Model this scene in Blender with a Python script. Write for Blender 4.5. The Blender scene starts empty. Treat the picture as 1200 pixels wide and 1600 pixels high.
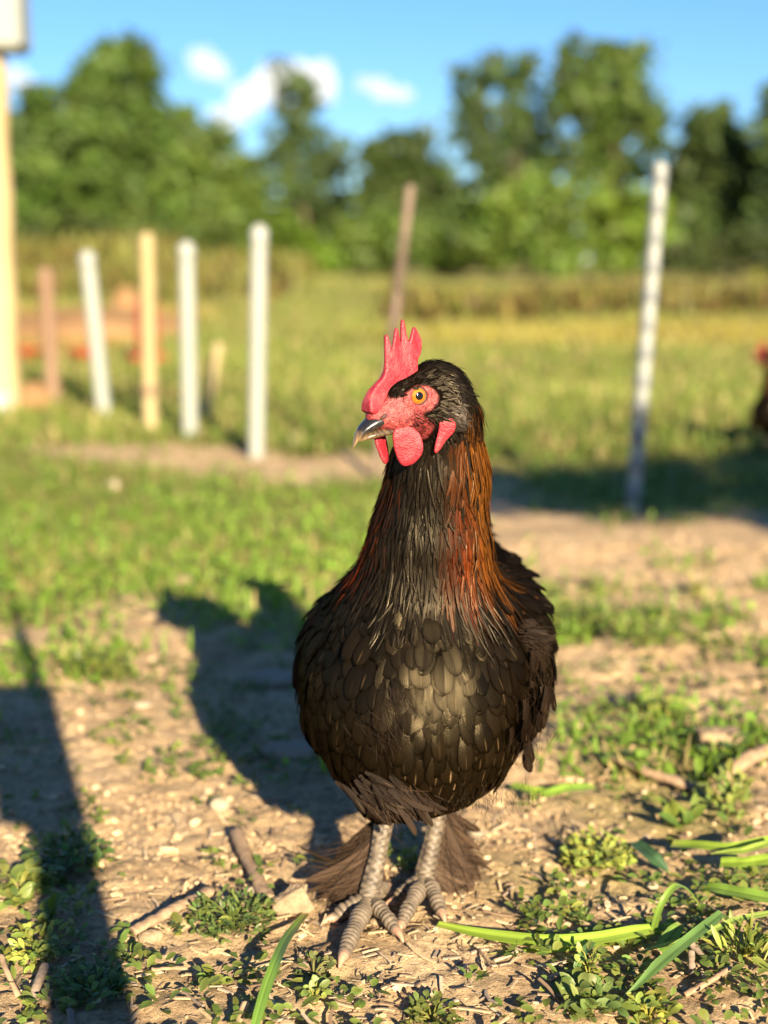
import bpy, math, random
import numpy as np
from mathutils import Vector, Matrix

# ------------------------------------------------------------------ camera, sky, sun, exposure
SC = bpy.context.scene
COL = SC.collection
CAMH, FPX, PITCH = 0.46, 2200.0, math.radians(10.3)
cam_d = bpy.data.cameras.new('camera'); cam = bpy.data.objects.new('camera', cam_d); COL.objects.link(cam)
cam.location = (0, 0, CAMH); cam.rotation_euler = (math.pi/2 - PITCH, 0, 0)
cam_d.sensor_fit = 'VERTICAL'; cam_d.sensor_height = 36; cam_d.lens = 36*FPX/1600
cam_d.clip_start = 0.02; cam_d.clip_end = 6000
cam_d.dof.use_dof = True; cam_d.dof.focus_distance = 0.905; cam_d.dof.aperture_fstop = 3.8
SC.camera = cam

SUN_EL = math.radians(21.0); SUN_AZ = math.radians(17.5)      # sun stands behind the camera, to the right
S_DIR = Vector((math.sin(SUN_AZ)*math.cos(SUN_EL), -math.cos(SUN_AZ)*math.cos(SUN_EL), math.sin(SUN_EL)))
w = bpy.data.worlds.new('World'); SC.world = w; w.use_nodes = True
nt = w.node_tree; bg = nt.nodes['Background']
sky = nt.nodes.new('ShaderNodeTexSky'); sky.sky_type = 'NISHITA'; sky.sun_disc = False
sky.sun_elevation = SUN_EL; sky.sun_rotation = math.pi - SUN_AZ
sky.air_density = 1.0; sky.dust_density = 0.0; sky.ozone_density = 8.0
nt.links.new(sky.outputs[0], bg.inputs[0]); bg.inputs[1].default_value = 0.051
sd = bpy.data.lights.new('sun', 'SUN'); sun = bpy.data.objects.new('sun', sd); COL.objects.link(sun)
sd.energy = 5.0; sd.angle = math.radians(0.53); sd.color = (1.0, 0.82, 0.57)
sun.rotation_euler = S_DIR.to_track_quat('Z', 'Y').to_euler()
SC.view_settings.view_transform = 'Standard'; SC.view_settings.look = 'None'
SC.view_settings.gamma = 1.0; SC.view_settings.exposure = 1.75
SC.render.engine = 'CYCLES'
SC.cycles.use_denoising = True
SC.cycles.max_bounces = 6; SC.cycles.volume_bounces = 3; SC.cycles.transparent_max_bounces = 10
SC.cycles.sample_clamp_indirect = 6

# ------------------------------------------------------------------ helpers
RNG = np.random.default_rng(7)
random.seed(7)
_cp, _sp = math.cos(PITCH), math.sin(PITCH)
def ray(px, py):
    a, b = (px-600)/FPX, -(py-800)/FPX
    return np.array([a, _cp + b*_sp, -_sp + b*_cp])
def at_y(px, py, y):           # point seen at a pixel, at distance y
    r = ray(px, py); return np.array([0, 0, CAMH]) + r*(y/r[1])
def at_z(px, py, z=0.0):       # point seen at a pixel, at height z
    r = ray(px, py); return np.array([0, 0, CAMH]) + r*((z-CAMH)/r[2])
def nrm(a):
    a = np.asarray(a, float); return a/np.maximum(np.linalg.norm(a, axis=-1, keepdims=True), 1e-9)
_T = np.random.default_rng(11).random(4096)
def _h(ix, iy, iz):
    return _T[(ix*73856093 ^ iy*19349663 ^ iz*83492791) & 4095]
def vnoise(p):
    p = np.asarray(p, float); i = np.floor(p).astype(np.int64); f = p-i; f = f*f*(3-2*f)
    r = 0
    for dx in (0, 1):
        for dy in (0, 1):
            for dz in (0, 1):
                wt = (f[..., 0] if dx else 1-f[..., 0])*(f[..., 1] if dy else 1-f[..., 1])*(f[..., 2] if dz else 1-f[..., 2])
                r = r + wt*_h(i[..., 0]+dx, i[..., 1]+dy, i[..., 2]+dz)
    return r
def fbm(p, o=4):
    s, a, t = 0, .5, 0
    p = np.asarray(p, float)
    for k in range(o):
        s = s + a*vnoise(p*(2**k) + 17.3*k); t += a; a *= .5
    return s/t
def n2(x, y, fr, o=4, seed=0.):
    return fbm(np.stack([np.asarray(x)*fr+seed, np.asarray(y)*fr+seed*1.7, np.zeros_like(np.asarray(x, float))+seed], -1), o)
def sstep(a, b, x):
    t = np.clip((x-a)/(b-a), 0, 1); return t*t*(3-2*t)

def mesh_np(name, V, F, smooth=True, attrs=None):
    V = np.asarray(V, np.float32).reshape(-1, 3)
    me = bpy.data.meshes.new(name)
    Fs = F if isinstance(F, list) else [F]
    Fs = [np.asarray(f, np.int32) for f in Fs if len(f)]
    loops = np.concatenate([f.ravel() for f in Fs])
    st, o = [], 0
    for f in Fs:
        k = f.shape[1]; st.append(o+np.arange(len(f))*k); o += f.size
    st = np.concatenate(st).astype(np.int32)
    me.vertices.add(len(V)); me.vertices.foreach_set('co', V.ravel())
    me.loops.add(len(loops)); me.loops.foreach_set('vertex_index', loops)
    me.polygons.add(len(st)); me.polygons.foreach_set('loop_start', st)
    me.polygons.foreach_set('use_smooth', np.full(len(st), bool(smooth)))
    for k, a in (attrs or {}).items():
        a = np.asarray(a, np.float32)
        if a.ndim == 1:
            at = me.attributes.new(k, 'FLOAT', 'POINT'); at.data.foreach_set('value', a)
        elif a.shape[1] == 3:
            at = me.attributes.new(k, 'FLOAT_VECTOR', 'POINT'); at.data.foreach_set('vector', a.ravel())
        else:
            at = me.attributes.new(k, 'FLOAT_COLOR', 'POINT'); at.data.foreach_set('color', a.ravel())
    me.update(calc_edges=True); me.validate()
    return me
def obj(name, me, mat=None, parent=None, loc=None):
    o = bpy.data.objects.new(name, me); COL.objects.link(o)
    if mat is not None and me is not None and not me.materials: me.materials.append(mat)
    if parent is not None: o.parent = parent
    if loc is not None: o.location = loc
    return o
def tag(o, label, cat, group=None, kind=None):
    if label: o['label'] = label
    if cat: o['category'] = cat
    if group: o['group'] = group
    if kind: o['kind'] = kind
    return o
def empty(name, loc, label, cat, group=None):
    o = bpy.data.objects.new(name, None); COL.objects.link(o); o.location = loc; o.empty_display_size = .05
    return tag(o, label, cat, group)
def join(parts):               # [(V,F)] -> V,F with quads/tris padded lists kept apart
    Vs, Q, T, o = [], [], [], 0
    for V, F in parts:
        V = np.asarray(V).reshape(-1, 3); Vs.append(V)
        for f in (F if isinstance(F, list) else [F]):
            f = np.asarray(f)
            if len(f): (Q if f.shape[1] == 4 else T).append(f+o)
        o += len(V)
    out = []
    if Q: out.append(np.concatenate(Q))
    if T: out.append(np.concatenate(T))
    return np.concatenate(Vs), out

def tube(pts, rad, n=10, cap=True, flat=None):
    """swept tube; pts (m,3), rad (m,) ; flat: (axis vector, factor) squashes it"""
    pts = np.asarray(pts, float); m = len(pts); rad = np.broadcast_to(np.asarray(rad, float), (m,))
    t = nrm(np.gradient(pts, axis=0))
    a = np.cross(t[0], [0, 0, 1.0]); 
    if np.linalg.norm(a) < 1e-3: a = np.cross(t[0], [0, 1.0, 0])
    a = nrm(a); A = []
    for k in range(m):
        a = nrm(a - t[k]*np.dot(a, t[k])); A.append(a)
    A = np.array(A); B = np.cross(t, A)
    th = np.linspace(0, 2*np.pi, n, endpoint=False)
    off = A[:, None]*np.cos(th)[None, :, None] + B[:, None]*np.sin(th)[None, :, None]
    if flat is not None:
        ax = nrm(flat[0]); off = off - ax*(off@ax)[..., None]*(1-flat[1])
    V = pts[:, None] + off*rad[:, None, None]
    i = np.arange(m-1)[:, None]*n; j = np.arange(n)[None]; j2 = (j+1) % n
    F = np.stack([i+j, i+j2, i+n+j2, i+n+j], -1).reshape(-1, 4)
    V = V.reshape(-1, 3)
    if cap:
        V = np.concatenate([V, pts[:1], pts[-1:]]); c0, c1 = m*n, m*n+1; jj = np.arange(n); k2 = (jj+1) % n
        T = np.concatenate([np.stack([np.full(n, c0), k2, jj], -1), np.stack([np.full(n, c1), (m-1)*n+jj, (m-1)*n+k2], -1)])
        return V, [F, T]
    return V, [F]
def box(sx, sy, sz, c=(0, 0, 0), bev=.08):
    """bevelled box as 24 verts"""
    b = bev*min(sx, sy, sz); V = []; hx, hy, hz = sx/2, sy/2, sz/2
    me = []
    for z, k in ((-hz, b), (-hz+b, 0), (hz-b, 0), (hz, b)):
        for q in ((-1, -1), (1, -1), (1, 1), (-1, 1)):
            x, y = q[0]*(hx-k), q[1]*(hy-k)
            e = b if k == 0 else 0
            if q[0]*q[1] > 0: V += [(x-0*e, y-q[1]*e, z), (x-q[0]*e, y, z)]
            else: V += [(x-q[0]*e, y, z), (x, y-q[1]*e, z)]
    V = np.array(V)+np.array(c); F = []
    # order ring ccw
    ring = [V[i*8:(i+1)*8] for i in range(4)]
    out = []
    for r in ring:
        ang = np.arctan2(r[:, 1]-c[1], r[:, 0]-c[0]); out.append(r[np.argsort(ang, kind='stable')])
    V = np.concatenate(out)
    i = np.arange(3)[:, None]*8; j = np.arange(8)[None]; F = np.stack([i+j, i+(j+1) % 8, i+8+(j+1) % 8, i+8+j], -1).reshape(-1, 4)
    F2 = np.array([[0, 7, 6, 5], [0, 5, 4, 3], [0, 3, 2, 1], [24, 25, 26, 27], [24, 27, 28, 29], [24, 29, 30, 31]])
    return V, np.concatenate([F, F2])

def surfnet(fn, lo, hi, h):
    lo = np.array(lo, float); n = np.maximum(np.ceil((np.array(hi)-lo)/h).astype(int)+1, 3)
    ax = [lo[k]+np.arange(n[k])*h for k in range(3)]
    X, Y, Z = np.meshgrid(*ax, indexing='ij')
    S = fn(X, Y, Z).astype(np.float32)
    ins = S < 0
    cx, cy, cz = n-1
    cnt = np.zeros((cx, cy, cz), np.float32); acc = np.zeros((cx, cy, cz, 3), np.float32)
    for axis in range(3):
        o1, o2 = [a for a in range(3) if a != axis]
        for d1 in (0, 1):
            for d2 in (0, 1):
                s0 = [slice(0, cx), slice(0, cy), slice(0, cz)]
                for o, d in ((o1, d1), (o2, d2)):
                    s0[o] = slice(d, d+n[o]-1)
                s1 = list(s0); s0[axis] = slice(0, n[axis]-1); s1[axis] = slice(1, n[axis])
                a, b = S[tuple(s0)], S[tuple(s1)]
                c = (a < 0) != (b < 0)
                idx = np.nonzero(c); 
                if not len(idx[0]): continue
                t = a[idx]/(a[idx]-b[idx])
                p = np.zeros((len(t), 3), np.float32); p[:, axis] = t; p[:, o1] = d1; p[:, o2] = d2
                acc[idx] += p; cnt[idx] += 1
    act = np.nonzero(cnt > 0); vid = -np.ones((cx, cy, cz), np.int64); vid[act] = np.arange(len(act[0]))
    V = (np.stack(act, -1) + acc[act]/cnt[act][:, None])*h + lo
    Q = []
    for axis in range(3):
        o1, o2 = [(1, 2), (2, 0), (0, 1)][axis]
        s0 = [slice(1, n[k]-1) for k in range(3)]; s1 = list(s0)
        s0[axis] = slice(0, n[axis]-1); s1[axis] = slice(1, n[axis])
        a, b = ins[tuple(s0)], ins[tuple(s1)]
        for sgn in (0, 1):
            I = np.nonzero(a & ~b if sgn == 0 else ~a & b)
            if not len(I[0]): continue
            base = [I[0].copy(), I[1].copy(), I[2].copy()]
            for o in (o1, o2): base[o] += 1
            def vv(d1, d2):
                q = [x.copy() for x in base]; q[o1] -= d1; q[o2] -= d2
                return vid[q[0], q[1], q[2]]
            q = np.stack([vv(1, 1), vv(0, 1), vv(0, 0), vv(1, 0)], -1)
            if sgn == 1: q = q[:, ::-1]
            Q.append(q)
    Q = np.concatenate(Q); Q = Q[(Q >= 0).all(1)]
    return V, Q
def vert_normals(V, Q):
    a = V[Q[:, 2]]-V[Q[:, 0]]; b = V[Q[:, 3]]-V[Q[:, 1]] if Q.shape[1] == 4 else V[Q[:, 1]]-V[Q[:, 0]]
    fn = np.cross(a, b); N = np.zeros_like(V)
    for k in range(Q.shape[1]): np.add.at(N, Q[:, k], fn)
    return nrm(N)
def sd_ell(X, Y, Z, c, r):
    x, y, z = (X-c[0])/r[0], (Y-c[1])/r[1], (Z-c[2])/r[2]
    k0 = np.sqrt(x*x+y*y+z*z); k1 = np.sqrt((x/r[0])**2+(y/r[1])**2+(z/r[2])**2)+1e-9
    return k0*(k0-1)/k1
def sd_cone(X, Y, Z, a, b, ra, rb):
    a = np.array(a, float); b = np.array(b, float); d = b-a
    t = np.clip(((X-a[0])*d[0]+(Y-a[1])*d[1]+(Z-a[2])*d[2])/(d@d), 0, 1)
    return np.sqrt((X-a[0]-t*d[0])**2+(Y-a[1]-t*d[1])**2+(Z-a[2]-t*d[2])**2)-(ra+(rb-ra)*t)
def smin(a, b, k):
    h = np.clip(.5+.5*(b-a)/k, 0, 1); return b+(a-b)*h-k*h*(1-h)
def sd_poly(x, y, P):
    P = np.asarray(P, float); d = np.full(x.shape, 1e9); s = np.ones(x.shape)
    n = len(P)
    for i in range(n):
        a, b = P[i], P[i-1]; ex, ey = b[0]-a[0], b[1]-a[1]; wx, wy = x-a[0], y-a[1]
        t = np.clip((wx*ex+wy*ey)/(ex*ex+ey*ey+1e-12), 0, 1)
        d = np.minimum(d, (wx-ex*t)**2+(wy-ey*t)**2)
        c1, c2, c3 = y >= a[1], y < b[1], ex*wy > ey*wx
        s = np.where((c1 & c2 & c3) | (~c1 & ~c2 & ~c3), -s, s)
    return s*np.sqrt(d)

# ---- materials
def new_mat(name):
    m = bpy.data.materials.new(name); m.use_nodes = True; t = m.node_tree
    b = t.nodes['Principled BSDF']; return m, t, b
def N(t, ty, **kw):
    n = t.nodes.new(ty)
    for k, v in kw.items():
        if k == 'inp':
            for a, c in v.items(): n.inputs[a].default_value = c
        else: setattr(n, k, v)
    return n
def ramp(t, stops, interp='LINEAR'):
    n = t.nodes.new('ShaderNodeValToRGB'); r = n.color_ramp; r.interpolation = interp
    while len(r.elements) < len(stops): r.elements.new(.5)
    for e, (p, c) in zip(r.elements, stops):
        e.position = p; e.color = (*c, 1) if len(c) == 3 else c
    return n
def simple_mat(name, c1, c2, scale=20, rough=.7, bump=.2, bscale=None, spec=.3, stretch=None, coord='Object', bdist=.004):
    m, t, b = new_mat(name)
    tc = N(t, 'ShaderNodeTexCoord'); src = tc.outputs[coord]
    if stretch:
        mp = N(t, 'ShaderNodeMapping'); mp.inputs['Scale'].default_value = stretch; t.links.new(src, mp.inputs[0]); src = mp.outputs[0]
    no = N(t, 'ShaderNodeTexNoise', inp={'Scale': scale, 'Detail': 6.0, 'Roughness': .6}); t.links.new(src, no.inputs[0])
    r = ramp(t, [(.3, c1), (.7, c2)]); t.links.new(no.outputs[0], r.inputs[0]); t.links.new(r.outputs[0], b.inputs['Base Color'])
    nb = N(t, 'ShaderNodeTexNoise', inp={'Scale': bscale or scale*4, 'Detail': 5.0}); t.links.new(src, nb.inputs[0])
    bp = N(t, 'ShaderNodeBump', inp={'Strength': bump, 'Distance': bdist}); t.links.new(nb.outputs[0], bp.inputs['Height']); t.links.new(bp.outputs[0], b.inputs['Normal'])
    b.inputs['Roughness'].default_value = rough; b.inputs['Specular IOR Level'].default_value = spec
    return m
def leaf_mat(name, rough=.5, trans=.35, spec=.3, gain=1.25):
    """colour from the 'col' attribute, light through the blade"""
    m, t, b = new_mat(name)
    a = N(t, 'ShaderNodeAttribute', attribute_name='col'); t.links.new(a.outputs['Color'], b.inputs['Base Color'])
    b.inputs['Roughness'].default_value = rough; b.inputs['Specular IOR Level'].default_value = spec
    tr = N(t, 'ShaderNodeBsdfTranslucent'); hs = N(t, 'ShaderNodeHueSaturation', inp={'Value': gain, 'Saturation': 1.1}); t.links.new(a.outputs['Color'], hs.inputs['Color'])
    t.links.new(hs.outputs[0], tr.inputs[0]); mx = N(t, 'ShaderNodeMixShader', inp={0: trans})
    t.links.new(b.outputs[0], mx.inputs[1]); t.links.new(tr.outputs[0], mx.inputs[2]); t.links.new(mx.outputs[0], t.nodes['Material Output'].inputs[0])
    return m
def attr_mat(name, rough=.8, spec=.2, bump=.3, bscale=300, bdist=.002, var=.25):
    m, t, b = new_mat(name)
    a = N(t, 'ShaderNodeAttribute', attribute_name='col'); tc = N(t, 'ShaderNodeTexCoord')
    no = N(t, 'ShaderNodeTexNoise', inp={'Scale': bscale, 'Detail': 5.0}); t.links.new(tc.outputs['Object'], no.inputs[0])
    mr = N(t, 'ShaderNodeMapRange', inp={'To Min': 1-var, 'To Max': 1+var}); t.links.new(no.outputs[0], mr.inputs[0])
    mx = N(t, 'ShaderNodeVectorMath', operation='SCALE'); t.links.new(a.outputs['Color'], mx.inputs[0]); t.links.new(mr.outputs[0], mx.inputs['Scale'])
    t.links.new(mx.outputs[0], b.inputs['Base Color'])
    bp = N(t, 'ShaderNodeBump', inp={'Strength': bump, 'Distance': bdist}); t.links.new(no.outputs[0], bp.inputs['Height']); t.links.new(bp.outputs[0], b.inputs['Normal'])
    b.inputs['Roughness'].default_value = rough; b.inputs['Specular IOR Level'].default_value = spec
    return m
def c4(a, n): return np.concatenate([np.broadcast_to(a, (n, 3)), np.ones((n, 1))], 1)

# ------------------------------------------------------------------ ground
def seg_dist(x, y, a, b):
    ex, ey = b[0]-a[0], b[1]-a[1]; t = np.clip(((x-a[0])*ex+(y-a[1])*ey)/(ex*ex+ey*ey), 0, 1)
    return np.hypot(x-a[0]-ex*t, y-a[1]-ey*t)
def veg(x, y):                 # how grown over the ground is, 0 bare .. 1 grass
    n = n2(x, y, 2.2, 3, 3.1); n_f = n2(x, y, 7, 3, 9.4)
    near = sstep(.47, .66, n*.45+n_f*.55)*(.6+.25*sstep(.1, .35, x))
    left = sstep(1.62, 1.95, y + .5*(n_f-.5) + .25*(n-.5))*sstep(.32, -.02, x)
    right = .85*sstep(1.25, 1.5, y)*sstep(2.3, 2.1, y)*sstep(.05, .2, x)*sstep(.44, .58, .6*n_f+.4*n2(x, y, 13, 2, 14.))
    far = sstep(2.5, 3.0, y - .3*np.minimum(x, 1.5) + .0*x)*1.0
    g = np.maximum(np.maximum(near, left), np.maximum(right, far))
    g = np.maximum(g, sstep(2.35, 2.75, y)*sstep(.0, .3, x))
    bare = seg_dist(x, y, (-1.7, 3.95), (.05, 3.0)); bare = np.minimum(bare, seg_dist(x, y, (.05, 2.95), (.25, 2.35)))
    bare = np.minimum(bare, seg_dist(x, y, (.3, 2.2), (1.6, 2.1)))
    wd = .17+.28*(n_f-.5)
    g = g*(1-.93*sstep(wd+.10, wd-.08, bare)*sstep(.62, .50, n2(x, y, 4.5, 3, 66.)))
    return np.clip(g, 0, 1)
def field_h(x, y):
    h = .55*np.exp(-(((x+4.2)/2.9)**2+((y-21)/4.0)**2))
    h = h + .10*(n2(x, y, .35, 2, 5.)-.5)*sstep(4, 9, y)
    return h
def ground_h(x, y):
    x = np.asarray(x, float); y = np.asarray(y, float)
    q = .35+.65*sstep(.12, .35, np.hypot(x, y-.93))
    h = (.030*(n2(x, y, 2.5, 2, 1.)-.5) + .014*(n2(x, y, 11, 2, 2.)-.5))*q
    fine = sstep(3.2, 2.0, y)
    ridg = np.abs(n2(x, y, 34, 3, 4.)-.5)
    h = h + fine*(.008*(n2(x, y, 45, 3, 6.)-.5) - .010*sstep(.06, .0, ridg)*.15 + .006*(n2(x, y, 120, 2, 8.)-.5))
    return h + field_h(x, y)
def axis_pts(lo, a, b, hi, fine, n1, n2_):
    c = np.arange(a, b, fine)
    l = a - np.geomspace(fine, a-lo, n1)[::-1]; r = b + np.geomspace(fine, hi-b, n2_)
    return np.concatenate([l, c, r])
gx = axis_pts(-90, -.62, .62, 90, .0055, 60, 60); gy = axis_pts(-40, .66, 2.2, 140, .0055, 30, 75)
GX, GY = np.meshgrid(gx, gy, indexing='ij'); GZ = ground_h(GX, GY)
nx, ny = len(gx), len(gy)
idx = np.arange(nx*ny).reshape(nx, ny)
F = np.stack([idx[:-1, :-1], idx[1:, :-1], idx[1:, 1:], idx[:-1, 1:]], -1).reshape(-1, 4)
VG = veg(GX, GY)

m_soil, t, b = new_mat('soil')
tc = N(t, 'ShaderNodeTexCoord'); P = tc.outputs['Object']
def noise(sc, det=6., ro=.6, dist=0.):
    n = N(t, 'ShaderNodeTexNoise', inp={'Scale': sc, 'Detail': det, 'Roughness': ro, 'Distortion': dist}); t.links.new(P, n.inputs[0]); return n
n1 = noise(9, 8, .65); r1 = ramp(t, [(.28, (.33, .23, .132)), (.5, (.50, .36, .208)), (.72, (.60, .45, .275))]); t.links.new(n1.outputs[0], r1.inputs[0])
n2b = noise(160, 6, .7); r2 = ramp(t, [(.32, (.50, .48, .46)), (.5, (.98, .98, .98)), (.7, (1.3, 1.26, 1.18))]); t.links.new(n2b.outputs[0], r2.inputs[0])
mul = N(t, 'ShaderNodeMix', data_type='RGBA', blend_type='MULTIPLY', inp={0: 1.0}); t.links.new(r1.outputs[0], mul.inputs[6]); t.links.new(r2.outputs[0], mul.inputs[7])
av = N(t, 'ShaderNodeAttribute', attribute_name='veg')
n3 = noise(1.3, 5, .6, .5); r3 = ramp(t, [(.3, (.12, .15, .03)), (.5, (.22, .22, .045)), (.7, (.32, .28, .075))]); t.links.new(n3.outputs[0], r3.inputs[0])
mv = N(t, 'ShaderNodeMapRange', inp={'From Min': .25, 'From Max': 1.0, 'To Max': .82}); t.links.new(av.outputs['Fac'], mv.inputs[0])
mix = N(t, 'ShaderNodeMix', data_type='RGBA'); t.links.new(mv.outputs[0], mix.inputs[0]); t.links.new(mul.outputs[2], mix.inputs[6]); t.links.new(r3.outputs[0], mix.inputs[7])
t.links.new(mix.outputs[2], b.inputs['Base Color']); b.inputs['Roughness'].default_value = .95; b.inputs['Specular IOR Level'].default_value = .1
nb = noise(420, 6, .7); bp = N(t, 'ShaderNodeBump', inp={'Strength': .8, 'Distance': .0025}); t.links.new(nb.outputs[0], bp.inputs['Height'])
nb2 = noise(90, 6, .7); bp2 = N(t, 'ShaderNodeBump', inp={'Strength': .7, 'Distance': .008}); t.links.new(nb2.outputs[0], bp2.inputs['Height']); t.links.new(bp.outputs[0], bp2.inputs['Normal'])
t.links.new(bp2.outputs[0], b.inputs['Normal'])
g = obj('ground', mesh_np('ground', np.stack([GX, GY, GZ], -1).reshape(-1, 3), F, True, {'veg': VG.ravel()}), m_soil)
tag(g, 'bare tan soil and rough pasture stretching back to the trees', 'ground', kind='structure')

# ------------------------------------------------------------------ grass and other cover nobody could count
def blades(P, L, W, lean, col, tip=.15, curl=.6, rows=3, yaw=None, rng=RNG):
    """tapered bent strips: P (n,3) roots, L, W, lean (n,), col (n,3)"""
    n = len(P); yaw = rng.uniform(0, 2*np.pi, n) if yaw is None else yaw
    d = np.stack([np.cos(yaw), np.sin(yaw), np.zeros(n)], -1); s = np.stack([-np.sin(yaw), np.cos(yaw), np.zeros(n)], -1)
    V = np.zeros((n, rows+1, 2, 3)); C = np.zeros((n, rows+1, 2, 4)); C[..., 3] = 1
    pos = P.copy(); ang = lean.copy()
    for k in range(rows+1):
        f = k/rows
        w_ = W*(1-(1-tip)*f**1.6)*.5
        V[:, k, 0] = pos - s*w_[:, None]; V[:, k, 1] = pos + s*w_[:, None]
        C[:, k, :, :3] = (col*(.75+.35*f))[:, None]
        pos = pos + (d*np.sin(ang)[:, None] + np.array([0, 0, 1.])*np.cos(ang)[:, None])*(L/rows)[:, None]
        ang = ang + curl*lean/rows*1.5
    base = (np.arange(n)*(rows+1)*2)[:, None]; k = np.arange(rows)[None]*2
    F = np.stack([base+k, base+k+1, base+k+3, base+k+2], -1).reshape(-1, 4)
    return V.reshape(-1, 3), F, C.reshape(-1, 4)
def ovates(P, D, Nn, L, W, col, cup=.25, rng=RNG):
    """small ovate leaves: root P, direction D, face normal Nn"""
    n = len(P); D = nrm(D); S = nrm(np.cross(D, Nn)); U = np.cross(S, D)
    prof = [(0, .12), (.3, .42), (.62, .5), (.88, .3), (1., .03)]
    V = np.zeros((n, 5, 3, 3)); C = np.ones((n, 5, 3, 4))
    for k, (f, wf) in enumerate(prof):
        c = P + D*(L*f)[:, None] + U*(L*(.18*f-.3*f*f))[:, None]
        for j, sg in enumerate((-1, 0, 1)):
            V[:, k, j] = c + S*(W*wf*sg)[:, None] + U*(cup*W*wf*abs(sg))[:, None]
            C[:, k, j, :3] = col*((.82 if sg == 0 else 1.)*(.85+.2*f))
    b = (np.arange(n)*15)[:, None, None]; k = np.arange(4)[None, :, None]*3; j = np.arange(2)[None, None]
    F = np.stack([b+k+j, b+k+j+1, b+k+3+j+1, b+k+3+j], -1).reshape(-1, 4)
    return V.reshape(-1, 3), F, C.reshape(-1, 4)
m_grass = leaf_mat('grass_blade', .55, .35, .25)
m_leaf = leaf_mat('weed_leaf', .45, .3, .35)
def clear_of_hen(x, y):
    return (np.hypot(x, y-.92) > .10)
# pasture: density falls with distance
n = 125000
y = np.exp(RNG.uniform(np.log(1.2), np.log(24), n)); x = RNG.uniform(-1, 1, n)*(.36*y+.55)
keep = RNG.random(n) < veg(x, y)**1.2*np.clip(.35+.9*n2(x, y, 5., 3, 12.), 0, 1)
x, y = x[keep], y[keep]; n = len(x)
hgt = np.where(y < 3.2, RNG.uniform(.014, .04, n), RNG.uniform(.025, .055, n))*(.7+.6*n2(x, y, 1.2, 2, 6.))*(1+.03*np.clip(y-4, 0, 12))
tone = n2(x, y, 1.1, 3, 21.)[:, None]; dry = RNG.random(n)[:, None]
green = np.array([.165, .27, .034]); olive = np.array([.185, .235, .046]); straw = np.array([.44, .36, .15])
nearg = sstep(3.6, 2.4, y)[:, None]
c = green*nearg + olive*(1-nearg)
c = c*(.45+1.1*tone)
yel = (sstep(6.6, 8.0, y)*sstep(10.6, 9.0, y)*sstep(-.6, .8, x)*(.35+.9*n2(x, y, .9, 2, 23.)))[:, None].clip(0, 1)
c = c*(1-yel)+np.array([.37, .31, .05])*yel
orn = (sstep(6.0, 6.8, y)*sstep(13.5, 11, y)*sstep(-1.1, -1.6, x))[:, None]; c = c*(1-.7*orn)+np.array([.36, .20, .06])*orn*.7
c = np.where(dry > .9-.12*(1-nearg), straw*(.7+.5*tone), c)
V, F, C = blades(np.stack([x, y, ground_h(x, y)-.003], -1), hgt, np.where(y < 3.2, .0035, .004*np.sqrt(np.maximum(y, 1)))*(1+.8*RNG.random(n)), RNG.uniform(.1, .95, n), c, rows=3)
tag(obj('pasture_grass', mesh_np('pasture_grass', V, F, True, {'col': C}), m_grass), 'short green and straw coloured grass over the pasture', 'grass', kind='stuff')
# low broad leaves (clover, plantain seedlings) through the nearer turf
n = 13000
y = np.exp(RNG.uniform(np.log(1.2), np.log(4.5), n)); x = RNG.uniform(-1, 1, n)*(.36*y+.3)
keep = (RNG.random(n) < veg(x, y)**1.1) & clear_of_hen(x, y); x, y = x[keep], y[keep]; n = len(x)
yaw = RNG.uniform(0, 2*np.pi, n); el = RNG.uniform(-.1, .7, n)
D = np.stack([np.cos(yaw)*np.cos(el), np.sin(yaw)*np.cos(el), np.sin(el)], -1); up = nrm(np.stack([RNG.normal(0, .35, n), RNG.normal(-.2, .35, n), np.ones(n)], -1))
col = np.array([.18, .29, .04])*(.6+.8*n2(x, y, 3, 2, 31.))[:, None]*(1+.25*RNG.normal(0, 1, (n, 1))).clip(.5, 1.5)
V, F, C = ovates(np.stack([x, y, ground_h(x, y)+RNG.uniform(.002, .025, n)], -1), D, up, RNG.uniform(.008, .020, n), RNG.uniform(.005, .012, n), col)
tag(obj('turf_leaves', mesh_np('turf_leaves', V, F, True, {'col': C}), m_leaf), 'low broad green leaves mixed through the turf', 'ground cover', kind='stuff')
# tall rusty weeds along the far edge of the pasture
def weed_band(name, x0, x1, y0, y1, hh, cols, cnt, label, wd=.05):
    x = RNG.uniform(x0, x1, cnt); y = RNG.uniform(y0, y1, cnt); k = n2(x, y, 1.0, 3, 40.+x0)
    keep = RNG.random(cnt) < sstep(.33, .62, k); x, y, k = x[keep], y[keep], k[keep]; n = len(x)
    cc = np.array(cols)[RNG.integers(0, len(cols), n)]*(.6+.7*RNG.random((n, 1)))
    V, F, C = blades(np.stack([x, y, ground_h(x, y)-.01], -1), hh*(.45+.8*k)*(.6+.6*RNG.random(n)), np.full(n, wd), RNG.uniform(.05, .6, n), cc, tip=.5, rows=3)
    return tag(obj(name, mesh_np(name, V, F, True, {'col': C}), m_grass), label, 'weeds', kind='stuff')
weed_band('tall_weeds', .0, 4.2, 10.2, 14.5, .24, [(.14, .085, .030), (.14, .15, .035), (.21, .19, .045), (.12, .075, .03), (.17, .18, .04)], 3800, 'tall rusty brown weeds across the back of the pasture')
weed_band('tall_weeds', -7.5, -1.0, 14, 22, .32, [(.17, .18, .04), (.14, .14, .035), (.19, .19, .045), (.14, .10, .03)], 5200, 'olive brown weeds on the low bank behind the white posts', .06)
weed_band('tall_weeds', 5.0, 9.5, 13, 20, .30, [(.26, .24, .05), (.20, .22, .05)], 2000, 'pale yellow grass in front of the dark right hand trees')

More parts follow.
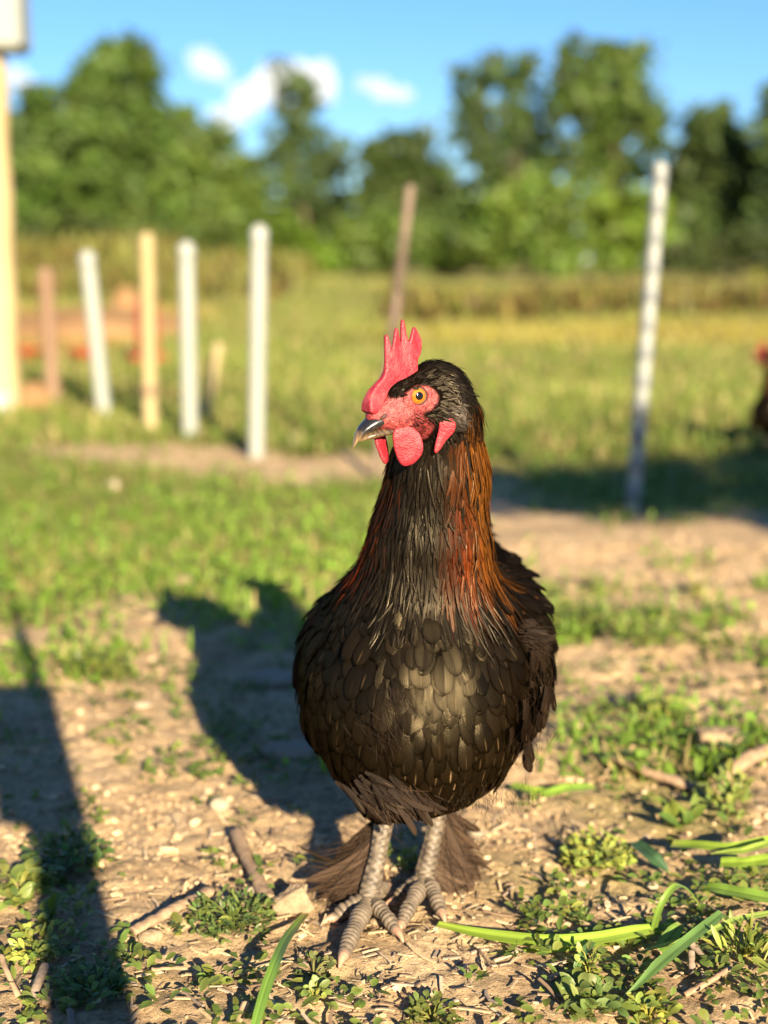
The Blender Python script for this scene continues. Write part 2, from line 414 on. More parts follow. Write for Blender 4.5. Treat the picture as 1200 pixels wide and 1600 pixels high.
# ------------------------------------------------------------------ trees
m_bark = simple_mat('bark', (.06, .045, .032), (.14, .11, .08), 8, .9, .6, 30, .1, (1, 1, .25), bdist=.02)
m_crown = leaf_mat('crown_leaf', .5, .3, .25)
def tree(name, label, Y, blobs, col, fill=1.0, leaf=.17, base=None, cat='tree', trunk=True, group='trees along the back of the pasture', rng=None):
    rng = np.random.default_rng(int(abs(blobs[0][0])*7+blobs[0][1]))
    sc = math.hypot(Y, 0)/FPX/.98
    B = [(at_y(px, py, Y), rx*sc, ry*sc) for px, py, rx, ry in blobs]
    bx = np.mean([q[0][0] for q in B]) if base is None else at_y(base, 430, Y)[0]
    gz = float(ground_h(np.array([bx]), np.array([Y]))[0])
    root = empty(name, (bx, Y, gz), label, cat, group)
    O = np.array([bx, Y, gz])
    Vs, Cs = [], []
    for c, rx, rz in B:
        ry = .75*max(rx, rz)
        vol = rx*ry*rz; nc = int(max(10, 44*fill*(rx*rz)**.75))
        d = nrm(rng.normal(size=(nc, 3))); r = rng.random(nc)**(.38)
        cc = c + d*r[:, None]*np.array([rx, ry, rz])
        cc = cc[cc[:, 2] > gz+.25]; nc = len(cc)
        if nc == 0: continue
        per = int(34*min(1.3, .55+.45*fill)); cr = rng.uniform(.12, .36, nc)*min(1.15, .6+rx*.5)
        p = np.repeat(cc, per, 0) + rng.normal(size=(nc*per, 3))*np.repeat(cr, per)[:, None]*np.array([1, 1, .75])*.62
        p = p[p[:, 2] > gz+.05]
        m = len(p); nn = nrm(rng.normal(size=(m, 3))+np.array([.15, -.5, .55])); a = nrm(np.cross(nn, rng.normal(size=(m, 3)))); bb = np.cross(nn, a)
        s = rng.uniform(.55, 1.25, m)[:, None]*leaf
        q = np.stack([p-a*s, p+bb*s*.55, p+a*s, p-bb*s*.55], 1)
        tone = (.25+1.55*fbm(p*.8+3, 3))[:, None]*rng.uniform(.75, 1.25, (m, 1))
        cl = np.array(col)*tone*(1+rng.normal(0, .08, (m, 3))); Vs.append(q); Cs.append(np.repeat(np.clip(cl, .005, 1), 4, 0))
    V = np.concatenate(Vs).reshape(-1, 3)-O; C = np.concatenate(Cs); C = np.concatenate([C, np.ones((len(C), 1))], 1)
    obj('crown', mesh_np('crown', V, np.arange(len(V)).reshape(-1, 4), False, {'col': C}), m_crown, root)
    if trunk:
        top = max(B, key=lambda q: q[0][2]); parts = []
        tp = top[0]-O; k = np.linspace(0, 1, 9)[:, None]
        path = np.array([0, 0, -.1])*(1-k)+tp*k; path[:, 0] += .12*np.sin(k[:, 0]*5); r0 = .035*tp[2]+.02
        parts.append(tube(path, r0*(1-.85*k[:, 0]), 10))
        for c, rx, rz in B:
            if c is top[0]: continue
            e = c-O; s0 = min(.75, .35+.3*rng.random()); a = path[int(s0*8)]
            if e[2] < a[2]: a = path[2]
            mid = (a+e)/2+np.array([0, 0, .12*np.linalg.norm(e-a)]); kk = np.linspace(0, 1, 6)[:, None]
            parts.append(tube(a*(1-kk)**2+2*mid*kk*(1-kk)+e*kk*kk, r0*.42*(1-.8*kk[:, 0]), 7))
        V, F = join(parts); obj('trunk', mesh_np('trunk', V, F), m_bark, root)
    return root
G1 = (.076, .126, .025); G2 = (.088, .138, .026); G3 = (.066, .106, .032); GB = (.100, .155, .026); GD = (.058, .090, .024)
tree('broadleaf_tree', 'tall full green tree with the highest crown left of the clouds', 38, [(190, 115, 55, 52), (175, 190, 95, 75), (250, 245, 90, 80), (165, 290, 95, 70), (245, 330, 90, 60)], G1, 1.15)
tree('broadleaf_tree', 'rounded green tree rising behind the tall timber post at far left', 40, [(75, 200, 75, 62), (40, 265, 85, 80), (100, 310, 80, 70), (25, 350, 70, 50)], (.070, .118, .024), 1.0)
tree('broadleaf_tree', 'lower spreading tree sloping down to the right under the clouds', 36, [(330, 270, 62, 58), (365, 315, 52, 50), (300, 330, 80, 60), (385, 350, 36, 44)], G2, 1.1)
tree('airy_tree', 'thin see-through tree standing in front of the white clouds', 42, [(455, 150, 40, 46), (470, 210, 50, 50), (520, 250, 42, 40), (430, 270, 42, 50), (480, 300, 52, 36)], G3, .62, .15)
tree('broadleaf_tree', 'small dark round tree right of the little flat cloud', 39, [(625, 240, 56, 45), (650, 290, 66, 55), (595, 305, 46, 50), (640, 340, 72, 42)], GD, .9)
tree('airy_tree', 'tall airy tree full of sky gaps, left of a twin crown', 41, [(740, 135, 36, 46), (800, 112, 46, 40), (755, 205, 52, 50), (822, 180, 40, 55), (775, 265, 66, 42), (840, 250, 36, 48)], G3, .60, .16)
tree('broadleaf_tree', 'tall twin crowned tree behind the banded pole', 40, [(900, 112, 38, 46), (968, 106, 52, 44), (915, 175, 62, 55), (985, 180, 56, 50), (945, 245, 82, 48), (1020, 200, 26, 40)], (.080, .128, .026), .78)
tree('broadleaf_tree', 'dense dark tree at right with a smooth rounded top', 37, [(1102, 218, 50, 48), (1135, 275, 58, 66), (1085, 300, 50, 70), (1150, 350, 56, 60), (1090, 375, 56, 50)], GD, 1.2)
tree('broadleaf_tree', 'dark tree cut off by the right edge of the picture', 35, [(1216, 165, 28, 36), (1232, 235, 44, 60), (1215, 320, 36, 60), (1240, 380, 60, 50)], G3, 1.0)
tree('broadleaf_tree', 'full green tree just past the left edge of the picture', 40, [(-90, 170, 70, 62), (-120, 250, 90, 80), (-60, 300, 70, 70), (-150, 340, 90, 60)], G1, .9)
tree('broadleaf_tree', 'full green tree just past the right edge of the picture', 39, [(1330, 170, 70, 62), (1300, 250, 60, 80), (1370, 270, 80, 80), (1340, 350, 90, 60)], GD, .9)
gb = 'bushes at the foot of the trees'
tree('bush', 'hazy green thicket filling the gap under the see-through tree', 46, [(470, 350, 50, 36), (530, 345, 46, 34), (420, 360, 40, 30)], (.078, .125, .03), .9, .16, None, 'bush', True, gb)
tree('bush', 'hazy green thicket filling the gap left of the lime green bush', 46, [(700, 340, 50, 40), (740, 320, 40, 36), (660, 360, 40, 30)], (.078, .125, .03), .8, .16, None, 'bush', True, gb)
tree('bush', 'hazy green thicket between the twin crowned and the dense dark tree', 46, [(1040, 320, 40, 50), (1030, 370, 50, 36)], (.07, .115, .03), .9, .16, None, 'bush', True, gb)
tree('bush', 'yellow green bush below the see-through tree', 30, [(455, 375, 52, 42), (405, 395, 42, 36), (500, 395, 46, 36)], (.10, .16, .018), 1.0, .15, None, 'bush', True, gb)
tree('bush', 'mid green bush directly behind the hen and leaning stake', 30, [(560, 385, 56, 42), (620, 380, 60, 46), (690, 395, 46, 36)], (.072, .115, .02), 1.0, .15, None, 'bush', True, gb)
tree('bush', 'bright lime green bush in the sun below the airy tree', 29, [(800, 340, 56, 46), (860, 325, 62, 46), (760, 385, 50, 36), (850, 390, 72, 36)], GB, 1.15, .15, None, 'bush', True, gb)
tree('bush', 'green bush left of the dense dark tree, behind the banded pole', 31, [(950, 340, 62, 50), (1005, 350, 46, 50), (960, 395, 66, 34)], (.10, .155, .02), 1.1, .15, None, 'bush', True, gb)
tree('bush', 'low dark bush at the right edge', 30, [(1150, 400, 60, 32), (1200, 390, 46, 40), (1085, 408, 42, 26)], (.05, .07, .02), 1.0, .14, None, 'bush', True, gb)
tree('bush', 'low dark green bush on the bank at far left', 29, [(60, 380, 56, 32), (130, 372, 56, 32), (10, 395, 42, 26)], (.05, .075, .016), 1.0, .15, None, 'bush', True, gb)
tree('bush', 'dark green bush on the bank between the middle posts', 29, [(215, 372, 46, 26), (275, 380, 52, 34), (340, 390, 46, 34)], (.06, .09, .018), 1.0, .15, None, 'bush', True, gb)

# ------------------------------------------------------------------ clouds
m_cloud = bpy.data.materials.new('cloud_vapour'); m_cloud.use_nodes = True; t = m_cloud.node_tree; t.nodes.remove(t.nodes['Principled BSDF'])
vs = N(t, 'ShaderNodeVolumeScatter', inp={'Color': (1, 1, 1, 1), 'Density': .05, 'Anisotropy': 0.}); t.links.new(vs.outputs[0], t.nodes['Material Output'].inputs['Volume'])
def cloud(label, blobs, Y=1400):
    s = Y/FPX/.98; O = at_y(blobs[0][0], blobs[0][1], Y)
    Cc = [(at_y(px, py, Y)-O, rx*s, ry*s) for px, py, rx, ry in blobs]
    lo = np.min([c-np.array([a, a, e])*1.15 for c, a, e in Cc], 0); hi = np.max([c+np.array([a, a, e])*1.15 for c, a, e in Cc], 0)
    def fn(X, Yy, Z):
        d = None
        for c, a, e in Cc:
            q = sd_ell(X, Yy, Z, c, (a, a*.55, e)); d = q if d is None else smin(d, q, 6)
        return d + 20*(fbm(np.stack([X, Yy, Z], -1)/13+O[0]*.01, 4)-.5)
    V, Q = surfnet(fn, lo, hi, float(max(hi-lo)/70))
    tag(obj('cloud', mesh_np('cloud', V, Q), m_cloud, None, tuple(O)), label, 'cloud', 'small white clouds')
cloud('large white cloud above the see-through tree', [(445, 132, 50, 25), (490, 128, 38, 34), (392, 150, 36, 19), (425, 112, 26, 18)])
cloud('small round white cloud left of the large one', [(325, 98, 27, 21), (343, 114, 20, 13)])
cloud('low white cloud just over the sloping tree', [(358, 184, 29, 18), (378, 170, 22, 14)])
cloud('small flat white cloud standing alone in mid sky', [(588, 132, 28, 10), (620, 148, 30, 10)])
cloud('little white cloud beside the tall timber post', [(38, 130, 24, 14), (28, 116, 18, 12)])

# ------------------------------------------------------------------ posts, stakes and things left on the pasture
m_pvc = simple_mat('white_plastic', (.25, .268, .245), (.29, .308, .285), 6, .45, .05, 60, .4)
m_timber = simple_mat('timber', (.33, .255, .13), (.47, .37, .20), 7, .8, .3, 60, .2, (1, 1, .12))
m_tanwood = simple_mat('tan_stake_wood', (.28, .225, .115), (.38, .315, .17), 8, .8, .3, 60, .2, (1, 1, .12))
m_redwood = simple_mat('brown_stake_wood', (.17, .105, .07), (.25, .165, .11), 8, .85, .3, 60, .2, (1, 1, .12))
m_greywood = simple_mat('weathered_stake_wood', (.13, .098, .072), (.20, .15, .115), 8, .85, .3, 60, .2, (1, 1, .12))
m_grey = simple_mat('grey_clip', (.15, .165, .165), (.19, .205, .205), 10, .5, .05, 60, .4)
def ground_pt(px, py):
    p = at_z(px, py, 0.0); p[2] = float(ground_h(p[:1], p[1:2])[0]); return p
def pole(name, label, b_, t_, rpx, mat, cat='post', group='posts of the temporary fence line', round_top=True, n=14, square=False, sag=0., Yb=None):
    P0 = ground_pt(*b_) if Yb is None else at_y(b_[0], b_[1], Yb); P1 = at_y(t_[0], t_[1], P0[1]); r = rpx*P0[1]/FPX
    k = np.linspace(0, 1, 12)[:, None]; d = P1-P0
    pts = -d*.06+(d*1.06)*k; pts[:, 0] += sag*np.sin(k[:, 0]*3.1)
    rad = np.full(12, r)
    root = empty(name, tuple(P0), label, cat, group)
    if round_top:
        u = nrm(d); pts = np.concatenate([pts, pts[-1:]+u*r*.45, pts[-1:]+u*r*.75]); rad = np.concatenate([rad, [r*.8, r*.35]])
    if square:
        V, F = tube(pts, rad*1.25, 4); 
    else: V, F = tube(pts, rad, n)
    obj('shaft', mesh_np('shaft', V, F, not square), mat, root)
    return root, P0, P1, r
def collar(root, P0, P1, f, r, h, mat, name):
    d = nrm(P1-P0); c = (P1-P0)*f
    V, F = tube(np.array([c-d*h, c-d*h*.8, c+d*h*.8, c+d*h]), [r*.9, r, r, r*.9], 12); return obj(name, mesh_np(name, V, F), mat, root)
q = pole('white_post', 'white plastic post leaning left, farthest left of the three', (163, 655), (136, 400), 11.5, m_pvc); collar(*q[:3], .97, q[3]*1.1, .02, m_pvc, 'cap')
q = pole('white_post', 'upright white plastic post between the tan stake and the tallest white one', (297, 686), (291, 386), 12, m_pvc); collar(*q[:3], .97, q[3]*1.1, .02, m_pvc, 'cap')
q = pole('white_post', 'tallest plain white plastic post, nearest to the hen', (400, 712), (405, 360), 12.5, m_pvc); collar(*q[:3], .97, q[3]*1.1, .02, m_pvc, 'cap')
q = pole('tan_stake', 'tan wooden stake standing between two white posts at left', (235, 674), (229, 372), 11.5, m_tanwood, 'stake', square=False, n=8); collar(*q[:3], .22, q[3]*1.12, .012, m_redwood, 'band')
pole('brown_stake', 'thin reddish brown wooden stake beside the tall timber post', (84, 630), (70, 425), 11, m_redwood, 'stake', n=8)
pole('short_stake', 'short tan stake leaning right behind the tallest white post', (319, 660), (341, 542), 9, m_tanwood, 'stake', n=8)
q = pole('leaning_stake', 'weathered stake leaning right behind the head of the hen', (586, 742), (641, 294), 7.5, m_greywood, 'stake', n=8)
for f in (.70, .79, .50): collar(*q[:3], f, q[3]*1.15, .03, m_bark, 'clip')
# banded pole at the right
q = pole('banded_pole', 'tall slim white pole with grey bands at right', (988, 790), (1032, 262), 11, m_pvc, 'post')
for f in np.linspace(.06, .97, 12): collar(*q[:3], f, q[3]*1.14, .012, m_grey, 'band')
# tall timber post with white box
P0 = ground_pt(0, 642); r = 33*P0[1]/FPX
root = empty('timber_post', tuple(P0), 'thick pale timber post with a white box on top at left edge', 'post')
tp = at_y(-26, 78, P0[1])-P0
k = np.linspace(0, 1, 20)[:, None]; V, F = tube(np.array([0, 0, -.05])*(1-k)+tp*k, r*(1+.05*np.sin(k[:, 0]*23)), 14); obj('shaft', mesh_np('shaft', V, F), m_timber, root)
V, F = tube(np.array([[0, 0, -.04], [0, 0, .0], [0, 0, .055], [0, 0, .06]])+np.array([-.008, -.01, 0]), np.array([1.06, 1.06, 1.06, .95])*r, 14); obj('foot_sleeve', mesh_np('foot_sleeve', V, F), m_pvc, root)
V, F = box(.19, .16, .26, tp+np.array([.035, -.02, .12]), .1); obj('white_box', mesh_np('white_box', V, F, False), m_pvc, root)
V, F = box(.24, .20, .018, tp+np.array([.035, -.02, .262]), .1); obj('box_lid', mesh_np('box_lid', V, F, False), m_pvc, root)
# orange clay bank and odd red things behind the left posts
m_clay = simple_mat('orange_clay', (.20, .115, .055), (.27, .165, .08), 5, .95, .6, 20, .1, bdist=.03)
def mound(name, label, c, r, mat, seed, cat='mound', h=.03, nz=.35):
    def fn(X, Y, Z): return sd_ell(X, Y, Z, (0, 0, 0), r)+nz*min(r)*(fbm(np.stack([X, Y, Z], -1)/(.45*min(r))+seed, 3)-.5)
    r = np.array(r, float); V, Q = surfnet(fn, -r*1.25, r*1.25, float(max(r)/34)); return tag(obj(name, mesh_np(name, V, Q), mat, None, tuple(c)), label, cat)
p = at_y(150, 520, 8.6); mound('clay_bank', 'low bank of bare orange clay behind the left posts', (p[0], 8.6, .0), (.56, .6, .15), m_clay, 3.)
p = at_y(196, 438, 11.5); mound('clay_heap', 'small orange clay heap far behind the tan stake', (p[0], 11.5, .06), (.12, .10, .16), m_clay, 8.)
p = ground_pt(52, 640); mound('clay_lump', 'rounded orange clay lump at the foot of the timber post', (p[0]+.0, p[1]+.03, .03), (.052, .05, .05), m_clay, 5.)
m_red = simple_mat('red_plastic', (.30, .045, .025), (.36, .06, .032), 5, .4, .02, 60, .4)
def lathe(prof, n=24):
    pr = np.array(prof, float); th = np.linspace(0, 2*np.pi, n, endpoint=False)
    V = np.stack([pr[:, None, 0]*np.cos(th), pr[:, None, 0]*np.sin(th), np.broadcast_to(pr[:, 1:2], (len(pr), n))], -1).reshape(-1, 3)
    i = np.arange(len(pr)-1)[:, None]*n; j = np.arange(n)[None]; return V, np.stack([i+j, i+(j+1) % n, i+n+(j+1) % n, i+n+j], -1).reshape(-1, 4)
p = ground_pt(232, 572)
root = empty('poultry_drinker', tuple(p), 'upright red plastic drinker behind the tan stake', 'drinker')
V, F = lathe([(0, .05), (.045, .05), (.048, .07), (.045, .24), (.038, .28), (.015, .30), (0, .30)]); obj('tank', mesh_np('tank', V, F), m_red, root)
V, F = lathe([(0, 0), (.075, 0), (.088, .045), (.084, .045), (.072, .012), (0, .012)]); obj('tray', mesh_np('tray', V, F), m_red, root)
for px, py, lb in ((44, 562, 'red plastic bowl right behind the timber post'), (131, 566, 'red plastic bowl behind the leaning white post')):
    p = ground_pt(px, py); root = empty('feed_bowl', tuple(p), lb, 'bowl', 'red bowls on the pasture'); root.scale = (.7, .7, .7)
    V, F = lathe([(0, 0), (.05, 0), (.085, .075), (.09, .08), (.083, .08), (.05, .012), (0, .012)]); obj('bowl_shell', mesh_np('bowl_shell', V, F), m_red, root)
    V, F = tube(np.stack([.088*np.cos(np.linspace(0, 6.3, 25)), .088*np.sin(np.linspace(0, 6.3, 25)), np.full(25, .08)], -1), .005, 6); obj('rim', mesh_np('rim', V, F), m_red, root)
#@@SMALL
# ------------------------------------------------------------------ the hen
# feathers: attributes fuv = (across -1..1, along 0..1, random), col = colour with the pale shaft and painted glint amount in alpha
def feather_mat(name, rough, spec, tint=(1, 1, 1), barb=.35, sheen=0., fringe=.55, fray=True):
    m, t, b = new_mat(name)
    a = N(t, 'ShaderNodeAttribute', attribute_name='fuv'); c = N(t, 'ShaderNodeAttribute', attribute_name='col')
    sx = N(t, 'ShaderNodeSeparateXYZ'); t.links.new(a.outputs['Vector'], sx.inputs[0])
    def M(op, i0, i1=None, cl=False):
        n = N(t, 'ShaderNodeMath', operation=op, use_clamp=cl)
        for k, v in enumerate((i0, i1)):
            if v is None: continue
            if isinstance(v, (int, float)): n.inputs[k].default_value = v
            else: t.links.new(v, n.inputs[k])
        return n.outputs[0]
    au = M('ABSOLUTE', sx.outputs[0])
    ph = M('ADD', M('MULTIPLY', sx.outputs[1], 95.), M('ADD', M('MULTIPLY', au, -34.), M('MULTIPLY', sx.outputs[2], 40.)))
    no = N(t, 'ShaderNodeTexNoise', inp={'Scale': 900., 'Detail': 3.}); tc = N(t, 'ShaderNodeTexCoord'); t.links.new(tc.outputs['Object'], no.inputs[0])
    barbs = M('ADD', M('SINE', M('ADD', ph, M('MULTIPLY', no.outputs[0], 5.))), M('MULTIPLY', no.outputs[0], 1.2))
    bp = N(t, 'ShaderNodeBump', inp={'Strength': barb, 'Distance': .0005}); t.links.new(barbs, bp.inputs['Height'])
    # pale shaft
    sh = M('MULTIPLY', M('MULTIPLY', M('SUBTRACT', 1., M('MULTIPLY', au, 9.), True), M('MULTIPLY', M('SUBTRACT', sx.outputs[1], .52), 5., True)), M('MULTIPLY', c.outputs['Alpha'], M('SUBTRACT', 1., M('MULTIPLY', M('SUBTRACT', sx.outputs[1], .85), 8., True))))
    # the loose fringe of each feather is darker than its web
    ed = M('MAXIMUM', M('POWER', au, 6.), M('POWER', sx.outputs[1], 14.)); fr = M('SUBTRACT', 1., M('MULTIPLY', ed, fringe))
    strk = M('ADD', .55, M('ADD', M('MULTIPLY', M('SINE', ph), .14), M('MULTIPLY', no.outputs[0], .6))); k = M('MULTIPLY', fr, strk)
    v = N(t, 'ShaderNodeVectorMath', operation='SCALE'); t.links.new(c.outputs['Color'], v.inputs[0]); t.links.new(k, v.inputs['Scale'])
    mx = N(t, 'ShaderNodeMix', data_type='RGBA'); t.links.new(sh, mx.inputs[0]); t.links.new(v.outputs[0], mx.inputs[6]); mx.inputs[7].default_value = (.42, .27, .13, 1)
    if fray:
        tp = M('MULTIPLY', M('SUBTRACT', sx.outputs[1], .93), 11., True)
        e2 = M('ADD', M('MAXIMUM', M('POWER', au, 3.), tp), M('ADD', M('MULTIPLY', M('SUBTRACT', no.outputs[0], .5), 1.1), M('MULTIPLY', M('SINE', M('MULTIPLY', ph, 1.7)), .14)))
        mr = N(t, 'ShaderNodeMapRange', interpolation_type='SMOOTHSTEP', inp={'From Min': .62, 'From Max': .98, 'To Min': 1., 'To Max': 0.}); t.links.new(e2, mr.inputs[0])
    rn = M('ADD', rough-.07, M('MULTIPLY', sx.outputs[2], .14))
    df = N(t, 'ShaderNodeBsdfDiffuse'); t.links.new(mx.outputs[2], df.inputs[0]); t.links.new(bp.outputs[0], df.inputs['Normal'])
    gl = N(t, 'ShaderNodeBsdfGlossy'); t.links.new(rn, gl.inputs['Roughness']); t.links.new(bp.outputs[0], gl.inputs['Normal'])
    gs = N(t, 'ShaderNodeVectorMath', operation='SCALE'); gs.inputs[0].default_value = tuple(q*spec for q in tint); t.links.new(M('MULTIPLY', fr, strk), gs.inputs['Scale']); t.links.new(gs.outputs[0], gl.inputs['Color'])
    ad = N(t, 'ShaderNodeAddShader'); t.links.new(df.outputs[0], ad.inputs[0]); t.links.new(gl.outputs[0], ad.inputs[1]); out = ad.outputs[0]
    if fray:
        tr = N(t, 'ShaderNodeBsdfTransparent'); ms = N(t, 'ShaderNodeMixShader'); t.links.new(mr.outputs[0], ms.inputs[0]); t.links.new(tr.outputs[0], ms.inputs[1]); t.links.new(out, ms.inputs[2]); out = ms.outputs[0]
    t.nodes.remove(b); t.links.new(out, t.nodes['Material Output'].inputs[0])
    return m
m_body_f = feather_mat('breast_plumage', .37, .024, (1.0, .82, .50), .2, 0., .88)
m_dark_f = feather_mat('dark_plumage', .48, .009, (1., .88, .74), .15)
m_hackle = feather_mat('hackle_plumage', .33, .022, (1., .84, .58), .2, 0., .3)
m_fluff = feather_mat('fluff_plumage', .6, .008, (1., .9, .8), .1, 0., .2, False)
m_plume = feather_mat('soft_plume', .6, .010, (1., .9, .8), .2, 0., .3)

SHAPES = {'body': [(0, .30), (.2, .62), (.42, .90), (.60, 1.), (.75, .93), (.87, .70), (.95, .42), (1., .10)],
          'hackle': [(0, .55), (.25, .95), (.5, 1.), (.7, .85), (.85, .58), (.94, .32), (1., .03)],
          'wing': [(0, .45), (.2, .8), (.45, 1.), (.7, 1.), (.86, .85), (.95, .55), (1., .06)],
          'wisp': [(0, .5), (.25, .8), (.5, 1.), (.75, .7), (.9, .4), (1., .03)]}
def feathers(P, D, Nn, L, W, col, shape='body', nu=5, R=.1, lift0=-.0008, lift=.0032, cup=.22, shaft=0., rng=RNG, wav=0., twist=None, conf=True):
    n = len(P); D = nrm(D - Nn*(D*Nn).sum(-1, keepdims=True)); S = np.cross(D, Nn)
    prof = SHAPES[shape]; m = len(prof); u = np.linspace(-1, 1, nu)
    V = np.zeros((n, m, nu, 3)); A = np.zeros((n, m, nu, 3)); C = np.ones((n, m, nu, 4))
    rnd = rng.random(n); L = np.broadcast_to(L, (n,)); W = np.broadcast_to(W, (n,)); R = np.broadcast_to(np.asarray(R, float), (n,)); lift = np.broadcast_to(np.asarray(lift, float), (n,))
    bend = rng.normal(0, wav, n) if wav else np.zeros(n)
    tw = rng.normal(0, .18, n) if twist is None else twist
    for k, (f, wf) in enumerate(prof):
        s = f*L
        hgt = lift0 + lift*np.sqrt(f+1e-6)
        if conf:
            q = P + D*s[:, None]; hgt = hgt - np.clip(SKIN(q), -.010, .016)
        else: hgt = hgt - s*s/(2*R)
        ctr = P + D*s[:, None] + Nn*hgt[:, None] + S*(bend*s*f)[:, None]
        for j, uu in enumerate(u):
            off = .5*W*wf*uu
            V[:, k, j] = ctr + S*off[:, None] + Nn*(-cup*np.abs(off)*abs(uu) + tw*off*.5)[:, None]
            A[:, k, j, 0] = uu; A[:, k, j, 1] = f; A[:, k, j, 2] = rnd
    cc = col(A) if callable(col) else np.broadcast_to(col[:, None, None, :], (n, m, nu, col.shape[-1]))
    C[..., :3] = cc[..., :3]; C[..., 3] = np.broadcast_to(np.asarray(shaft, float), (n,))[:, None, None]
    q = m*nu; b = (np.arange(n)*q)[:, None, None]; k = (np.arange(m-1)*nu)[None, :, None]; j = np.arange(nu-1)[None, None]
    F = np.stack([b+k+j, b+k+j+1, b+k+nu+j+1, b+k+nu+j], -1).reshape(-1, 4)
    return V.reshape(-1, 3), F, A.reshape(-1, 3), C.reshape(-1, 4)
def pick(P, r, rng=RNG, order=None):
    """greedy even spacing: r may be an array"""
    n = len(P); r = np.broadcast_to(np.asarray(r, float), (n,)); cell = float(r.max()); K = np.floor(P/cell).astype(int)
    grid = {}; out = []
    for i in (rng.permutation(n) if order is None else order):
        kx, ky, kz = K[i]; ok = True
        for a in (-1, 0, 1):
            for b in (-1, 0, 1):
                for c in (-1, 0, 1):
                    for j in grid.get((kx+a, ky+b, kz+c), ()):
                        d = P[j]-P[i]
                        if d[0]*d[0]+d[1]*d[1]+d[2]*d[2] < r[i]*r[i]: ok = False; break
                    if not ok: break
                if not ok: break
            if not ok: break
        if ok: out.append(i); grid.setdefault((kx, ky, kz), []).append(i)
    return np.array(out)

HEN = np.array([.012, .945, 0.0])
hen = empty('hen', tuple(HEN), 'black copper hen with red comb standing in front, facing left', 'hen', None)
def hobj(name, V, F, mat, attrs=None, parent=None, smooth=True, kind=None):
    o = obj(name, mesh_np(name, np.asarray(V)-HEN, F, smooth, attrs), mat, parent or hen)
    if kind: o['kind'] = kind
    return o
# head frame: u towards the beak, v towards the camera side, w up
HC = at_y(690, 624, .916); YAW = math.radians(32)
HF = np.array([-math.cos(YAW), -math.sin(YAW), 0.]); HL = np.array([math.sin(YAW), -math.cos(YAW), 0.]); HU = np.array([0, 0, 1.])
def hw(u, v, w_):              # mm in the head frame -> world
    return HC + (np.multiply.outer(np.asarray(u, float), HF)+np.multiply.outer(np.asarray(v, float), HL)+np.multiply.outer(np.asarray(w_, float), HU))*.001
def wh(P):
    d = (np.asarray(P)-HC)*1000; return d@HF, d@HL, d@HU
NECK = [(np.array([.0385, .930, .352]), .0265), (np.array([.0365, .940, .312]), .0285), (np.array([.0310, .948, .268]), .0360), (np.array([.0275, .958, .222]), .0535)]
def f_body(X, Y, Z):
    d = sd_ell(X, Y, Z, (.027, .985, .164), (.083, .105, .088))
    d = smin(d, sd_ell(X, Y, Z, (.048, 1.085, .172), (.064, .12, .064)), .04)
    d = smin(d, sd_ell(X, Y, Z, (.022, .945, .140), (.062, .066, .062)), .03)
    for (a, ra), (b_, rb) in zip(NECK[:-1], NECK[1:]): d = smin(d, sd_cone(X, Y, Z, a, b_, ra, rb), .018)
    d = smin(d, sd_cone(X, Y, Z, (.050, 1.13, .195), (.054, 1.20, .275), .046, .014), .04)
    d = smin(d, sd_ell(X, Y, Z, (-.034, 1.02, .160), (.024, .085, .046)), .02)
    d = smin(d, sd_ell(X, Y, Z, (.100, 1.045, .168), (.022, .105, .056)), .02)
    d = smin(d, sd_cone(X, Y, Z, (-.006, .985, .125), (.001, .962, .078), .044, .020), .02)
    d = smin(d, sd_cone(X, Y, Z, (.060, 1.000, .125), (.046, .985, .080), .044, .020), .02)
    return d
BV, BQ = surfnet(f_body, (-.10, .84, .03), (.165, 1.26, .385), .0028)
BN = vert_normals(BV, BQ)
def f_head(u, v, w_):
    d = sd_ell(u, v, w_, (5, 0, 4.5), (23, 16, 21))
    d = smin(d, sd_ell(u, v, w_, (26, 0, 1), (20, 12.5, 14.5)), 8)
    d = smin(d, sd_ell(u, v, w_, (29, 0, -9), (20, 13.0, 12.5)), 6)
    d = smin(d, sd_ell(u, v, w_, (45, 0, -8), (12.5, 7.8, 8.5)), 7)
    nu_, nv_, nw_ = wh(NECK[1][0]); d = smin(d, sd_cone(u, v, w_, (-2, 0, -6), (nu_, nv_, nw_), 20, 26), 10)
    av = np.abs(v)
    d = smin(d, sd_ell(u, av, w_, (26, 11.6, 4.6), (9.5, 3.4, 8.0)), 3)            # lids
    d = -smin(-d, sd_ell(u, av, w_, (26.2, 16.8, 4.6), (6.5, 6.6, 6.4)), .8)    # opening for the eye
    wr = fbm(np.stack([u, v, w_], -1)/2.6, 3)-.5
    d = d + wr*1.1*sstep(4, 12, u)
    return d
HV_, HQ = surfnet(f_head, (-34, -28, -62), (60, 28, 27), 1.15)
HNl = vert_normals(HV_, HQ)
HVw = hw(HV_[:, 0], HV_[:, 1], HV_[:, 2]); HNw = HNl[:, :1]*HF+HNl[:, 1:2]*HL+HNl[:, 2:]*HU
FACE = [(62, 16), (48, 17), (44, 3), (39, 3.5), (34, 7.5), (30, 10.2), (25, 11), (19.5, 10.2), (15.5, 7.5), (14, 4), (14.5, 0), (18, -4), (23, -6.5), (23, -9), (16, -11), (14, -15), (15, -24), (22, -27), (34, -23), (46, -23), (62, -23)]
face_m = np.concatenate([np.zeros(len(BV)), sstep(1.2, -.8, sd_poly(HV_[:, 0], HV_[:, 2], FACE))])
m_skin, t, b = new_mat('hen_skin')
a = N(t, 'ShaderNodeAttribute', attribute_name='face'); tc = N(t, 'ShaderNodeTexCoord')
no = N(t, 'ShaderNodeTexNoise', inp={'Scale': 320., 'Detail': 5.}); t.links.new(tc.outputs['Object'], no.inputs[0])
